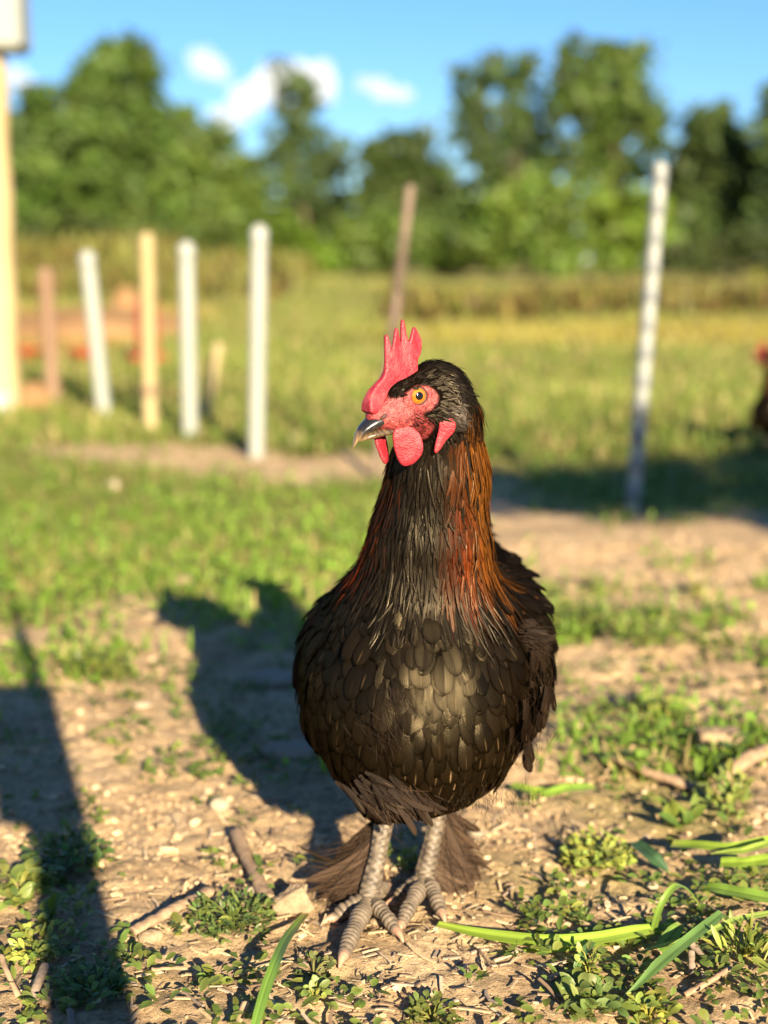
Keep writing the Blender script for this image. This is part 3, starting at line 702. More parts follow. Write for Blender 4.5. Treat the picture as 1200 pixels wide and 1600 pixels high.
r = ramp(t, [(.30, (.14, .012, .014)), (.5, (.26, .030, .031)), (.74, (.36, .085, .068))]); t.links.new(no.outputs[0], r.inputs[0])
ve = N(t, 'ShaderNodeTexVoronoi', feature='DISTANCE_TO_EDGE', inp={'Scale': 420.}); wv = N(t, 'ShaderNodeMix', data_type='VECTOR', inp={0: .004}); t.links.new(tc.outputs['Object'], wv.inputs[4]); t.links.new(no.outputs['Color'], wv.inputs[5]); t.links.new(wv.outputs[1], ve.inputs[0])
mre = N(t, 'ShaderNodeMapRange', inp={'From Max': .18, 'To Min': .45, 'To Max': 1.1}); t.links.new(ve.outputs[0], mre.inputs[0]); sv_ = N(t, 'ShaderNodeVectorMath', operation='SCALE'); t.links.new(r.outputs[0], sv_.inputs[0]); t.links.new(mre.outputs[0], sv_.inputs['Scale'])  # crease shading painted into the face colour along cell edges
mx = N(t, 'ShaderNodeMix', data_type='RGBA'); t.links.new(a.outputs['Fac'], mx.inputs[0]); mx.inputs[6].default_value = (.004, .003, .002, 1); sm = N(t, 'ShaderNodeMath', operation='MULTIPLY'); t.links.new(a.outputs['Fac'], sm.inputs[0]); sm.inputs[1].default_value = .5; t.links.new(sm.outputs[0], b.inputs['Specular IOR Level']); t.links.new(sv_.outputs[0], mx.inputs[7]); t.links.new(mx.outputs[2], b.inputs['Base Color'])
vo = N(t, 'ShaderNodeTexVoronoi', inp={'Scale': 900.}); t.links.new(tc.outputs['Object'], vo.inputs[0])
bp = N(t, 'ShaderNodeBump', inp={'Strength': .5, 'Distance': .0008}); t.links.new(vo.outputs[0], bp.inputs['Height']); t.links.new(bp.outputs[0], b.inputs['Normal'])
b.inputs['Roughness'].default_value = .55; b.inputs['Subsurface Weight'].default_value = .15; b.inputs['Subsurface Radius'].default_value = (.004, .0012, .0008)
V, F = join([(BV, BQ), (HVw, HQ)])
hobj('body', V, F, m_skin, {'face': face_m})

# comb, wattles, ear lobes
m_comb, t, b = new_mat('comb_flesh'); tc = N(t, 'ShaderNodeTexCoord')
no = N(t, 'ShaderNodeTexNoise', inp={'Scale': 95., 'Detail': 8., 'Roughness': .65}); t.links.new(tc.outputs['Object'], no.inputs[0])
r = ramp(t, [(.3, (.17, .005, .012)), (.52, (.31, .016, .027)), (.72, (.43, .065, .066))]); t.links.new(no.outputs[0], r.inputs[0]); t.links.new(r.outputs[0], b.inputs['Base Color'])
vo = N(t, 'ShaderNodeTexVoronoi', inp={'Scale': 1100.}); t.links.new(tc.outputs['Object'], vo.inputs[0])
bp = N(t, 'ShaderNodeBump', inp={'Strength': .45, 'Distance': .0006}); t.links.new(vo.outputs[0], bp.inputs['Height']); t.links.new(bp.outputs[0], b.inputs['Normal'])
b.inputs['Roughness'].default_value = .5; b.inputs['Subsurface Weight'].default_value = .25; b.inputs['Subsurface Radius'].default_value = (.005, .001, .0008)
COMB = [(58, -6), (57.5, 2), (55.5, 7), (50, 12.5), (45, 17), (43.6, 24), (43.6, 32), (43, 41), (42, 43.2), (41, 41), (39.6, 33.5), (38.6, 32.5), (37, 40), (35.2, 46.2), (34, 47.2), (33, 45), (31.8, 36), (31, 36), (30.6, 44), (30, 51.4), (29, 52), (28, 49), (26.8, 39.5), (25.8, 37), (24, 41), (21.6, 46.8), (20.2, 47.2), (17.2, 42.5), (15.6, 37.5), (17, 31), (20, 26), (20, 18), (30, 10), (40, 2), (46, -6)]
def f_comb(u, v, w_):
    d2 = sd_poly(u, w_, COMB)-.35
    th = 3.4-2.1*sstep(2, 36, w_)+2.6*sstep(10, -4, w_)*sstep(40, 54, u)
    vv = v - 1.6*np.sin(w_*.09)*sstep(8, 45, w_) + .5*np.sin(u*.45)*sstep(15, 40, w_)
    r = np.minimum(th*.8, 1.3); qa, qb = d2+r, np.abs(vv)-th+r
    d = np.minimum(np.maximum(qa, qb), 0)+np.sqrt(np.maximum(qa, 0)**2+np.maximum(qb, 0)**2)-r
    return d + .7*(fbm(np.stack([u, v, w_], -1)/3., 3)-.5)
COMB = [tuple(np.array(COMB[i-1])*(1-q)+np.array(COMB[i])*q) for i in range(len(COMB)) for q in (.22, .78)]
V, Q = surfnet(f_comb, (12, -9, -9), (62, 9, 55), .6)
hobj('comb', hw(V[:, 0], V[:, 1], V[:, 2]), Q, m_comb)
def flap(name, c, ax_w, ax_h, poly, th, curve=0.):
    """fleshy flap: outline in (a,b) mm along ax_w / ax_h (head-frame vectors), thin across"""
    for _ in range(3): poly = [tuple(np.array(poly[i-1])*(1-q)+np.array(poly[i])*q) for i in range(len(poly)) for q in (.25, .75)]
    aw, ah = nrm(ax_w), np.asarray(ax_h, float); ah = nrm(ah-aw*(ah@aw)); an = np.cross(aw, ah); P = np.array(poly, float)
    def fn(a, b_, n_):
        d2 = sd_poly(a, b_, P); nn = n_ - curve*a*a; th_ = th*(.7+.5*sstep(0, -5, d2)); r = np.minimum(th_*.9, 1.4); qa, qb = d2+r, np.abs(nn)-th_+r
        d = np.minimum(np.maximum(qa, qb), 0)+np.sqrt(np.maximum(qa, 0)**2+np.maximum(qb, 0)**2)-r
        return d + .5*(fbm(np.stack([a, b_, n_], -1)/2.6+c[0], 3)-.5)
    lo, hi = P.min(0)-2, P.max(0)+2
    V, Q = surfnet(fn, (lo[0], lo[1], -5), (hi[0], hi[1], 5), .5)
    L = np.array(c)+V[:, :1]*aw+V[:, 1:2]*ah+V[:, 2:]*an
    if np.linalg.det(np.stack([aw, ah, an])) < 0: Q = Q[:, ::-1]
    return hobj(name, hw(L[:, 0], L[:, 1], L[:, 2]), Q, m_comb)
WAT = [(-9, 4), (-4, 7), (4, 6), (9, 1), (11.2, -6), (10.5, -12), (6, -18), (0, -20.5), (-4, -18.5), (-7, -12), (-9, -4)]
flap('wattle', (33.5, 9.5, -20.5), (-.93, .36, 0), (0, .06, 1), WAT, 1.7, .010)
flap('wattle', (43.5, -7.5, -20), (-.80, -.6, 0), (.25, -.12, 1), [(-p[0]*.9, p[1]) if False else (p[0]*.85, p[1]*1.02) for p in WAT], 1.7, -.006)
LOBE = [(-4, 12), (2, 14), (6.5, 11), (7, 5), (4, 1), (0, -3), (-3, -8.5), (-6, -11), (-7.5, -9), (-6, -2), (-4.5, 5)]
flap('ear_lobe', (7.5, 15.2, -22.5), (-.92, .39, 0), (0, .1, 1), LOBE, 1.5, .012)
flap('ear_lobe', (9, -15, -21.5), (.95, .2, 0), (0, -.1, 1), LOBE, 1.5, .012)

# beak
m_beak, t, b = new_mat('horn'); a = N(t, 'ShaderNodeAttribute', attribute_name='col'); t.links.new(a.outputs['Color'], b.inputs['Base Color'])
b.inputs['Roughness'].default_value = .3; b.inputs['Specular IOR Level'].default_value = .5
def mandible(name, us, top, bot, hw_, upper):
    us, top, bot, hw_ = [np.interp(np.linspace(0, 1, 22), np.linspace(0, 1, len(us)), q) for q in (us, top, bot, hw_)]
    n = 18; th = np.linspace(0, 2*np.pi, n, endpoint=False); V, C = [], []
    for U, T_, B_, H in zip(us, top, bot, hw_):
        c, h = (T_+B_)/2, (T_-B_)/2
        for q in th:
            s, k = math.sin(q), math.cos(q)
            V.append((U, H*np.sign(k)*abs(k)**.9, c+h*s*(1 if s > 0 else 1)))
            f = sstep(52, 65, U); side = max(0, -s)
            dark = np.array([.014, .014, .016]); horn = np.array([.36, .23, .10])
            mixv = np.clip((sstep(60.5, 67, U)*.9 + side*.45 - .22 if upper else .42+.4*side-.25*(1-f)) + .16*math.sin(U*2.1+q*3), 0, 1)
            C.append(dark*(1-mixv)+horn*mixv)
    V = np.array(V); m = 22; i = np.arange(m-1)[:, None]*n; j = np.arange(n)[None]
    F = np.stack([i+j, i+n+j, i+n+(j+1) % n, i+(j+1) % n], -1).reshape(-1, 4)
    C = np.concatenate([np.array(C), np.ones((len(C), 1))], 1)
    return hobj(name, hw(V[:, 0], V[:, 1], V[:, 2]), F, m_beak, {'col': C})
mandible('upper_beak', [44, 50, 54, 57.5, 61, 64, 66, 67.2], [-5.5, -6, -7.6, -9.8, -12.8, -17.0, -21.6, -26.6], [-14, -15.8, -17.2, -18.4, -20.0, -22.4, -25.2, -27.4], [8.4, 7.8, 7.1, 6.2, 5.0, 3.6, 2.2, .5], True)
mandible('lower_beak', [40, 48, 54, 58, 61, 63], [-14.4, -15.8, -17.0, -18.4, -20.2, -22.0], [-20.2, -21.2, -22.2, -22.8, -23.2, -23.4], [7.2, 6.6, 5.8, 4.6, 3.0, .6], False)
m_blk = simple_mat('nostril_dark', (.05, .02, .018), (.09, .04, .03), 300, .5, .1)
for sv in (1, -1):
    k = np.linspace(0, 1, 7)[:, None]; pts = np.array([51.5, 6.9*sv, -9.6])*(1-k)+np.array([46.5, 7.9*sv, -5.6])*k
    V, F = tube(hw(pts[:, 0], pts[:, 1], pts[:, 2]), np.array([.3, 1.1, 1.5, 1.6, 1.4, 1.0, .3])*.001, 8); hobj('nostril', V, F, m_blk)
# eyes: iris, pupil and lid ring
m_iris, t, b = new_mat('iris'); tc = N(t, 'ShaderNodeTexCoord')
no = N(t, 'ShaderNodeTexNoise', inp={'Scale': 900., 'Detail': 4.}); t.links.new(tc.outputs['Object'], no.inputs[0]); r = ramp(t, [(.3, (.34, .10, .006)), (.7, (.50, .175, .012))]); t.links.new(no.outputs[0], r.inputs[0]); t.links.new(r.outputs[0], b.inputs['Base Color'])
b.inputs['Roughness'].default_value = .25; b.inputs['Coat Weight'].default_value = 1.0; b.inputs['Coat Roughness'].default_value = .03
m_pupil, t, b = new_mat('pupil'); b.inputs['Base Color'].default_value = (.004, .004, .005, 1); b.inputs['Roughness'].default_value = .08
m_lid = simple_mat('eyelid', (.035, .012, .010), (.07, .022, .018), 500, .5, .3, bdist=.0005)
for sv in (1, -1):
    ax = nrm([.22, sv, .05]); c = np.array([26.2, 9.4*sv, 4.6]); a_ = nrm(np.cross(ax, [0, 0, 1])); b_ = np.cross(ax, a_)
    def cap(r, a0, a1, k=9, n=28):
        V = [];
        for q in np.linspace(a0, a1, k):
            for h in np.linspace(0, 2*np.pi, n, endpoint=False): V.append(c+ax*r*math.cos(q)+(a_*math.cos(h)+b_*math.sin(h))*r*math.sin(q))
        i = np.arange(k-1)[:, None]*n; j = np.arange(n)[None]; return np.array(V), np.stack([i+j, i+n+j, i+n+(j+1) % n, i+(j+1) % n], -1).reshape(-1, 4)
    V, F = cap(6.6, .02, 1.5); e = hobj('eye', hw(*V.T), F, m_iris)
    V, F = cap(6.68, .0, .40, 5); hobj('pupil', hw(*V.T), F, m_pupil, parent=e)
    h = np.linspace(0, 2*np.pi, 29); P = c+ax*3.5+np.outer(np.cos(h), a_)*5.55+np.outer(np.sin(h), b_)*5.3
    V, F = tube(hw(*P.T), .0009, 7, False); hobj('lid', V, F, m_lid, parent=e)
    P = c+ax*2.2+np.outer(np.cos(h), a_)*7.2+np.outer(np.sin(h), b_)*6.6
    V, F = tube(hw(*P.T), .0009, 7, False); hobj('lid', V, F, m_skin, {'face': np.ones(len(V))}, parent=e)

# ---- plumage
def SKIN(q):
    u, v, w_ = wh(q); return np.minimum(f_body(q[:, 0], q[:, 1], q[:, 2]), f_head(u, v, w_)*.001)
AV = np.concatenate([BV, HVw]); AN = np.concatenate([BN, HNw])
# drop body samples buried in the head and the other way round
uH, vH, wH_ = wh(BV); in_head = f_head(uH, vH, wH_) < -1.5
in_body = f_body(*HVw.T) < -.0012
ok = np.concatenate([~in_head, ~in_body]); AV, AN = AV[ok], AN[ok]
AU, AVv, AW = wh(AV)
fm = sd_poly(AU, AW, FACE) < .6
combm = (sd_poly(AU, AW, COMB) < 0) & (np.abs(AVv) < 4.5)
z = AV[:, 2]; hi_ = z > .325
free = ~(hi_ & ((np.hypot((AU-25.5)/8.2, (AW-4.2)/6.5) < 1) | (fm & (AU > 6)) | combm | (AU > 47)))
is_head = (z > .335) & free
is_neck = (z <= .345) & (z > .226+.02*(np.abs(AV[:, 0]-.028) > .05)) & free & (AV[:, 1] < 1.03) & (AV[:, 0] > -.035) & (AV[:, 0] < .092)
neck_x = np.interp(z, [.222, .268, .312, .352], [.027, .030, .0345, .036])
side = (AV[:, 0]-neck_x)/np.interp(z, [.222, .268, .312, .352], [.062, .043, .032, .03])  # -1 left .. 1 right as seen
front = -(AV[:, 1]-np.interp(z, [.222, .268, .312, .352], [.958, .948, .94, .93]))/np.interp(z, [.222, .268, .312, .352], [.062, .043, .032, .03])
def flow(P, Nn):
    """direction the plumage lies in"""
    bk = sstep(.93, 1.06, P[:, 1])*sstep(.30, .20, P[:, 2])
    d = np.stack([(P[:, 0]-.028)*3.0, -.02+bk*1.0, -(1.0-.72*bk)], -1)
    low = sstep(.14, .08, P[:, 2])[:, None]; d = d+low*np.array([0, .5, 0])
    return nrm(d - Nn*(d*Nn).sum(-1, keepdims=True))
groups = {}
def put(key, mat, data):
    groups.setdefault(key, (mat, []))[1].append(data)
def jit(D, Nn, s, rng=RNG):
    S = np.cross(D, Nn); return nrm(D+S*rng.normal(0, s, len(D))[:, None])
# breast and body
sel = np.nonzero((z <= .262) & free & (AV[:, 1] < 1.24))[0]
fr = AV[sel, 1]
sp = np.where(AV[sel, 1] > 1.03, .0115, .0076)*np.interp(z[sel], [.08, .12, .2, .25], [.85, 1., .95, .68])
ids = sel[pick(AV[sel], sp)]
P, Nn = AV[ids], AN[ids]; D = jit(flow(P, Nn), Nn, .10); n = len(P)
rear = sstep(1.0, 1.05, P[:, 1]); lowf = sstep(.16, .08, P[:, 2])
wing = (np.abs(P[:, 0]-.028) > .062) & (P[:, 1] > .99)
Lf = (.0275+.009*rear)*RNG.uniform(.82, 1.15, n); Wf = (.0160+.004*rear)*RNG.uniform(.75, 1.15, n)
small = sstep(.205, .25, P[:, 2]); Wf *= 1-.35*small; Lf *= 1-.05*small
base = np.array([.0052, .0033, .0015])*(1-rear[:, None])+np.array([.0042, .0027, .0016])*rear[:, None]
base = base*(1+.35*RNG.normal(0, 1, (n, 1))).clip(.4, 1.9)
brown = sstep(.17, .10, P[:, 2])*.8+.35*sstep(.03, .09, P[:, 0]); base = base*(1-brown[:, None]*.6)+np.array([.0085, .0040, .0013])*brown[:, None]*.6
shaft = np.clip(sstep(.175, .12, P[:, 2])*sstep(-.02, .06, P[:, 0])*.85 + .12*(RNG.random(n) > .6), 0, 1)*(1-rear)*RNG.uniform(.0, .9, n)**1.3  # pale shafts; low and right they carry a painted glint
lift = RNG.uniform(.0018, .0032, n)+np.where(RNG.random(n) < .05, .0025, 0)
front_ids = (Nn[:, 1] < -.25) & (P[:, 1] < 1.0) & (P[:, 2] > .085) & (P[:, 2] < .25)
vis = np.nonzero(front_ids)[0]
score = -Nn[vis, 1]*Wf[vis]*Lf[vis]; top = set(vis[np.argsort(-score)[:300]].tolist())
tm = np.array([i in top for i in range(n)])
def body_batch(m): return feathers(P[m], D[m], Nn[m], Lf[m], Wf[m], base[m], 'body', 5, .085, lift=lift[m], shaft=shaft[m], cup=.10)
V, F, A, C = body_batch(tm); q = 8*5; Fq = F[:28]
for i in range(int(tm.sum())):
    hobj('breast_feather', V[i*q:(i+1)*q], Fq, m_body_f, {'fuv': A[i*q:(i+1)*q], 'col': C[i*q:(i+1)*q]})
fsel = ~tm & (P[:, 1] < 1.0)
put('breast_plumage', m_body_f, body_batch(fsel)); put('back_plumage', m_dark_f, body_batch(~tm & ~fsel))
# neck hackles
def hackles(sel, sp, L, W, lift, key='hackle_plumage', R=.25, seed=5):
    rng = np.random.default_rng(seed); ids = sel[pick(AV[sel], sp, rng)]
    P, Nn = AV[ids], AN[ids]; n = len(P); s_, f_ = side[ids], front[ids]; zz = P[:, 2]
    d = np.stack([(P[:, 0]-neck_x[ids])*4.5*sstep(.33, .24, zz), .10+(P[:, 1]-.94)*5*sstep(.33, .24, zz), -np.ones(n)], -1)
    D = jit(nrm(d-Nn*(d*Nn).sum(-1, keepdims=True)), Nn, .09, rng)
    # copper lies on the sides and the nape, the throat and front stay black
    cop = sstep(.02, .42, s_)*sstep(1.2, .55, f_) + sstep(.35, -.1, f_)
    cop = np.maximum(cop, sstep(-.62, -.9, s_)*.3*(rng.random(n) > .5))
    cop = np.clip(cop, 0, 1)*sstep(.238, .266, zz+.010*rng.normal(0, 1, n)) * (rng.random(n) > .10)
    gold = sstep(.45, .9, s_)*.85+.15; gold = np.clip(gold+sstep(.29, .34, zz)*.5, 0, 1)[:, None]
    oc = (np.array([.19, .023, .0016])*(1-gold)+np.array([.145, .047, .0055])*gold)*rng.uniform(.5, 1.2, (n, 1))
    bc = np.array([.0062, .0046, .003])*rng.uniform(.6, 1.6, (n, 1))
    stripe = rng.uniform(.35, 1.0, n)
    def colf(A):
        au = np.abs(A[..., 0]); f = A[..., 1]
        dark = np.clip(sstep(.55, .15, au)*stripe[:, None, None]*1.5*sstep(.25, .6, f) + sstep(.86, .98, f)*.6, 0, 1)
        k = (cop[:, None, None]*(1-dark))[..., None]
        return oc[:, None, None]*k + bc[:, None, None]*(1-k)
    put(key, m_hackle, feathers(P, D, Nn, L*rng.uniform(.8, 1.2, n), W*rng.uniform(.8, 1.2, n), colf, 'hackle', 5, R, lift=lift*rng.uniform(.5, 1.6, n), cup=.35, shaft=rng.uniform(0, .12, n), rng=rng, wav=.10))
sel = np.nonzero(is_neck)[0]
hackles(sel, .0024, .026, .0034, .0024)
sel = np.nonzero(is_neck & (z > .255))[0]; hackles(sel, .0027, .030, .0027, .0034, seed=9)
sel = np.nonzero((z > .235) & (z < .30) & free & (side > .25) & (np.abs(side) < 1.1) & (AV[:, 1] < .985) & (AV[:, 0] < .086))[0]; hackles(sel, .0033, .040, .0026, .0045, R=.5, seed=13)
# head: short dense feathers swept back from the comb
sel = np.nonzero(is_head)[0]
rngh = np.random.default_rng(3); ids = sel[pick(AV[sel], .0017, rngh)]
P, Nn = AV[ids], AN[ids]; n = len(P); u_, v_, w2 = AU[ids], AVv[ids], AW[ids]
back = sstep(14, -14, u_-.25*w2)[:, None]
d = -HF*(1-back)+HU*(-.12)+ (np.array([0, .12, -1.])+.15*-HF)*back
thr = sstep(-14, -26, w2)[:, None]; d = d*(1-thr)+np.array([0, .1, -1.])*thr
D = jit(nrm(d-Nn*(d*Nn).sum(-1, keepdims=True)), Nn, .10, rngh)
copn = np.clip(sstep(0, -12, u_)*sstep(14, -8, w2)*1.2*(v_ > -10), 0, 1)*(rngh.random(n) > .30)
blk = np.array([.0075, .0056, .004])*rngh.uniform(.5, 1.7, (n, 1)); cp = np.array([.14, .047, .007])*rngh.uniform(.5, 1.2, (n, 1))
tuft = np.exp(-(((u_-3)/6.)**2+((w2+6)/7.)**2))*(v_ > 4); blk = blk*(1-tuft[:, None])+np.array([.12, .10, .082])*tuft[:, None]*rngh.uniform(.5, 1.2, (n, 1))
def colf(A):
    dark = sstep(.5, .15, np.abs(A[..., 0])); k = (copn[:, None, None]*(1-.8*dark))[..., None]; return cp[:, None, None]*k+blk[:, None, None]*(1-k)
lg = .0075+.010*back[:, 0]-.0035*sstep(18, 30, u_)
put('head_plumage', m_hackle, feathers(P, D, Nn, lg*rngh.uniform(.8, 1.25, n),   .0019*rngh.uniform(.8, 1.2, n), colf, 'hackle', 3, .05, lift=.0013+.001*rngh.random(n), cup=.3, rng=rngh, wav=.25))
# sparse dark bristles on the lower face
sel = np.nonzero(fm & (AVv > 4) & (AW < -4) & (AU < 37) & (AU > 8) & (np.concatenate([np.zeros(len(BV)), np.ones(len(HVw))])[ok] > 0))[0]
dens = RNG.random(len(sel)) < np.exp(-(((AW[sel]+9+.12*(AU[sel]-20))/4.)**2))*sstep(40, 28, AU[sel])*1.0+.16
ids = sel[dens]; ids = ids[pick(AV[ids], .0006)]
P, Nn = AV[ids], AN[ids]; n = len(P); d = -HF+HU*-.15+0*P; D = jit(nrm(d-Nn*(d*Nn).sum(-1, keepdims=True)), Nn, .2)
put('face_bristles', m_dark_f, feathers(P, D, Nn, RNG.uniform(.005, .010, n), .00032, np.array([.008, .006, .005])*np.ones((n, 1)), 'wisp', 2, .03, lift=.0012, cup=0, wav=.3))
# wing and flank coverts, larger, on both sides
for sx in (-1, 1):
    sel = np.nonzero((AV[:, 0]-.028)*sx > .066)[0]; sel = sel[(AV[sel, 1] > .965) & (AV[sel, 1] < 1.14) & (z[sel] > .12) & (z[sel] < .25)]
    ids = sel[pick(AV[sel], .0145)]; P, Nn = AV[ids], AN[ids]; n = len(P)
    d = np.tile(np.array([.12*sx, .62, -.75]), (n, 1)); D = jit(nrm(d-Nn*(d*Nn).sum(-1, keepdims=True)), Nn, .12)
    bc = np.array([.0050, .0032, .0022])*RNG.uniform(.6, 1.5, (n, 1)); put('wing_plumage', m_dark_f, feathers(P, D, Nn, RNG.uniform(.034, .046, n), RNG.uniform(.014, .019, n), bc, 'wing', 5, .12, lift=.0065, cup=.2, shaft=.12))
# ruffled tuft standing off the right flank, loose fluff on the right hip and thighs
def wisps(c, spread, d0, ds, n, L, W, col, key='fluff_plumage', seed=1, nn=(0, -1, .2), R=.2, wav=.3):
    rng = np.random.default_rng(seed); P = np.array(c)+rng.normal(size=(n, 3))*np.array(spread)
    D = nrm(np.array(d0)+rng.normal(size=(n, 3))*ds); Nn = nrm(np.array(nn)+rng.normal(size=(n, 3))*.35); Nn = nrm(Nn-D*(D*Nn).sum(-1, keepdims=True))
    cc = np.array(col)*rng.uniform(.5, 1.5, (n, 1))
    put(key, m_fluff, feathers(P, D, Nn, L*rng.uniform(.6, 1.2, n), W*rng.uniform(.5, 1.4, n), cc, 'wisp', 3, R, lift=.002, cup=.2, rng=rng, wav=wav, conf=False, shaft=rng.uniform(0, .15, n)))
def surf_at(px, py):
    r_ = ray(px, py); s_ = np.linspace(.8, 1.3, 600); q = np.array([0, 0, CAMH])+r_*(s_/r_[1])[:, None]; d = f_body(*q.T); k = np.argmax(d < .004); return q[k] if d.min() < .004 else q[np.argmin(d)]
def ear(n, seed):
    rng = np.random.default_rng(seed); u = rng.normal(7, 3.2, n); w_ = rng.normal(-6, 4.0, n); P = hw(u, np.full(n, 13.2)+rng.random(n)*1.6, w_)
    D = nrm(-HF*1.0+HU*(-.35)+HL*.12+rng.normal(size=(n, 3))*.22); Nn = nrm(HL+rng.normal(size=(n, 3))*.25); Nn = nrm(Nn-D*(D*Nn).sum(-1, keepdims=True))
    g_ = np.clip(.5+rng.normal(0, .35, n)+(2-u)*.08, .06, 1.2)[:, None]; put('ear_tuft', m_fluff, feathers(P, D, Nn, rng.uniform(.005, .0105, n), rng.uniform(.0005, .0011, n), np.array([.12, .10, .075])*g_, 'wisp', 3, .02, lift=.0012, cup=.1, rng=rng, wav=.4, conf=False))
ear(420, 44)
def plumes(c, spread, d0, ds, n, L, W, col, seed, nn=(.1, -1, .1), key='soft_plumes'):
    rng = np.random.default_rng(seed); P = np.array(c)+rng.normal(size=(n, 3))*np.array(spread); D = nrm(np.array(d0)+rng.normal(size=(n, 3))*ds)
    Nn = nrm(np.array(nn)+rng.normal(size=(n, 3))*.25); Nn = nrm(Nn-D*(D*Nn).sum(-1, keepdims=True)); cc = np.array(col)*rng.uniform(.5, 1.5, (n, 1))
    put(key, m_plume, feathers(P, D, Nn, L*rng.uniform(.75, 1.2, n), W*rng.uniform(.7, 1.3, n), cc, 'wing', 5, .12, lift=.003, cup=.2, rng=rng, wav=.15, shaft=rng.uniform(0, .3, n), conf=False))
tw = surf_at(822, 992)
plumes(tw, (.004, .004, .004), (.92, .2, -.30), .13, 7, .018, .0065, (.011, .007, .005), 2)
wisps(tw, (.004, .004, .004), (.9, .2, -.35), .22, 200, .018, .00028, (.026, .016, .011), seed=2)
plumes(surf_at(838, 1060), (.004, .010, .012), (.14, .3, -1), .14, 18, .022, .007, (.0115, .0065, .0036), 4, (.6, -.8, .1)); wisps(surf_at(838, 1060), (.004, .010, .016), (.14, .3, -1), .16, 380, .013, .00024, (.020, .012, .006), seed=4)
plumes(surf_at(818, 1130), (.006, .012, .010), (-.05, .35, -1), .14, 18, .020, .007, (.009, .005, .0028), 6, (.6, -.8, .0)); wisps(surf_at(818, 1135), (.008, .012, .012), (-.05, .3, -1), .16, 260, .009, .00024, (.014, .008, .004), seed=6)
wisps(surf_at(622, 1085), (.005, .002, .005), (.6, -.1, -.75), .35, 130, .012, .00022, (.022, .014, .009), seed=7, R=.06); wisps(surf_at(612, 1135), (.010, .002, .008), (.4, .0, -.95), .30, 150, .012, .00022, (.018, .011, .007), seed=8, R=.06)
plumes(surf_at(588, 1218), (.009, .006, .004), (.50, .1, -.62), .14, 60, .022, .0042, (.010, .006, .004), 10); plumes(surf_at(615, 1238), (.008, .006, .004), (.60, .0, -.62), .14, 46, .021, .0040, (.020, .0125, .008), 11)
wisps(surf_at(600, 1232), (.009, .006, .004), (.55, .1, -.62), .20, 700, .020, .00026, (.046, .029, .019), seed=10)
wisps(surf_at(700, 1240), (.030, .012, .005), (.05, .3, -.95), .25, 500, .007, .00024, (.010, .006, .003), seed=12)
# tail
rng = np.random.default_rng(21)
for k in range(16):
    a = (k-7.5)/7.5; c = np.array([.052+.018*a, 1.17, .235-.012*abs(a)]); D = nrm(np.array([.22*a, .42+.2*abs(a), .80-.35*abs(a)])); Nn = nrm(np.array([.8*np.sign(a)+.2*a, -.35, .3])); Nn = nrm(Nn-D*(D@Nn))
    put('tail_plumage', m_dark_f, feathers(c[None], D[None], Nn[None], np.array([.085+.015*rng.random()]), np.array([.026]), np.array([[.012, .010, .010]]), 'wing', 5, .2, lift=.002, cup=.15, shaft=.05, conf=False))
for key, (mat, lst) in groups.items():
    o = 0; Fs = []
    for d_ in lst: Fs.append(d_[1]+o); o += len(d_[0])
    hobj(key, np.concatenate([d_[0] for d_ in lst]), np.concatenate(Fs), mat, {'fuv': np.concatenate([d_[2] for d_ in lst]), 'col': np.concatenate([d_[3] for d_ in lst])}, kind='stuff')

# ---- legs and feet
m_scale = attr_mat('leg_scales', .5, .4, .35, 700, .0006, .3)
m_claw = simple_mat('claw_horn', (.30, .17, .11), (.46, .29, .19), 200, .4, .1, bdist=.0005)
def limb(pts, rad, nring, nn=16, pitch=.0042, dark=(.028, .022, .018), pale=(.185, .145, .10), depth=.28, upv=(0, -.3, 1), grid=False, seed=0):
    pts = np.asarray(pts, float); s = np.concatenate([[0], np.cumsum(np.linalg.norm(np.diff(pts, axis=0), axis=1))]); tt = np.linspace(0, s[-1], nring)
    pp = np.stack([np.interp(tt, s, pts[:, k]) for k in range(3)], -1); rr = np.interp(tt, s, rad)
    if not grid: rr = rr*(1+.09*np.cos(tt/s[-1]*2*np.pi*2.6))
    for _ in range(int(nring*.05)): pp[1:-1] = (pp[:-2]+pp[1:-1]*2+pp[2:])/4
    V, F = tube(pp, rr, nn); X = V[:nring*nn].reshape(nring, nn, 3); off = X-pp[:, None]; off_n = nrm(off)
    tng = nrm(np.gradient(pp, axis=0)); up = nrm(np.array(upv)-tng*(tng@np.array(upv))[:, None]); topness = (off_n*up[:, None]).sum(-1)
    ang = np.arctan2((off_n*np.cross(tng, up)[:, None]).sum(-1), topness)
    ph = tt[:, None]/pitch + .5*vnoise(np.stack([tt/pitch*.8, tt*0+seed, tt*0], -1))[:, None] + (0 if not grid else .5*(np.floor((ang+10)/.75) % 2)); fr = ph-np.floor(ph)
    prof = np.minimum(1, np.minimum(fr, 1-fr)*3.4)
    if grid: fa = ((ang+10)/.75) % 1; prof = np.minimum(prof, np.minimum(1, np.minimum(fa, 1-fa)*6))
    front_w = sstep(-.35, .25, topness); amt = 1-depth*(1-prof)*front_w
    X = pp[:, None]+off*amt[..., None]
    nz = vnoise(np.stack([tt[:, None]/pitch*1+0*ang, ang*1.3, 0*ang+seed], -1))
    brk = vnoise(np.stack([tt[:, None]/pitch*2.3+0*ang, ang*2.1+seed, 0*ang], -1)); prof = np.maximum(prof, sstep(.46, .62, brk)*.9)
    k = np.clip(prof*(.5+.65*nz)*front_w+(1-front_w)*.75, 0, 1)[..., None]
    Cc = np.array(dark)*(1-k)+np.array(pale)*k; C = np.ones((len(V), 4)); C[:nring*nn, :3] = Cc.reshape(-1, 3); C[nring*nn:, :3] = pale
    V[:nring*nn] = X.reshape(-1, 3); return V, F, C
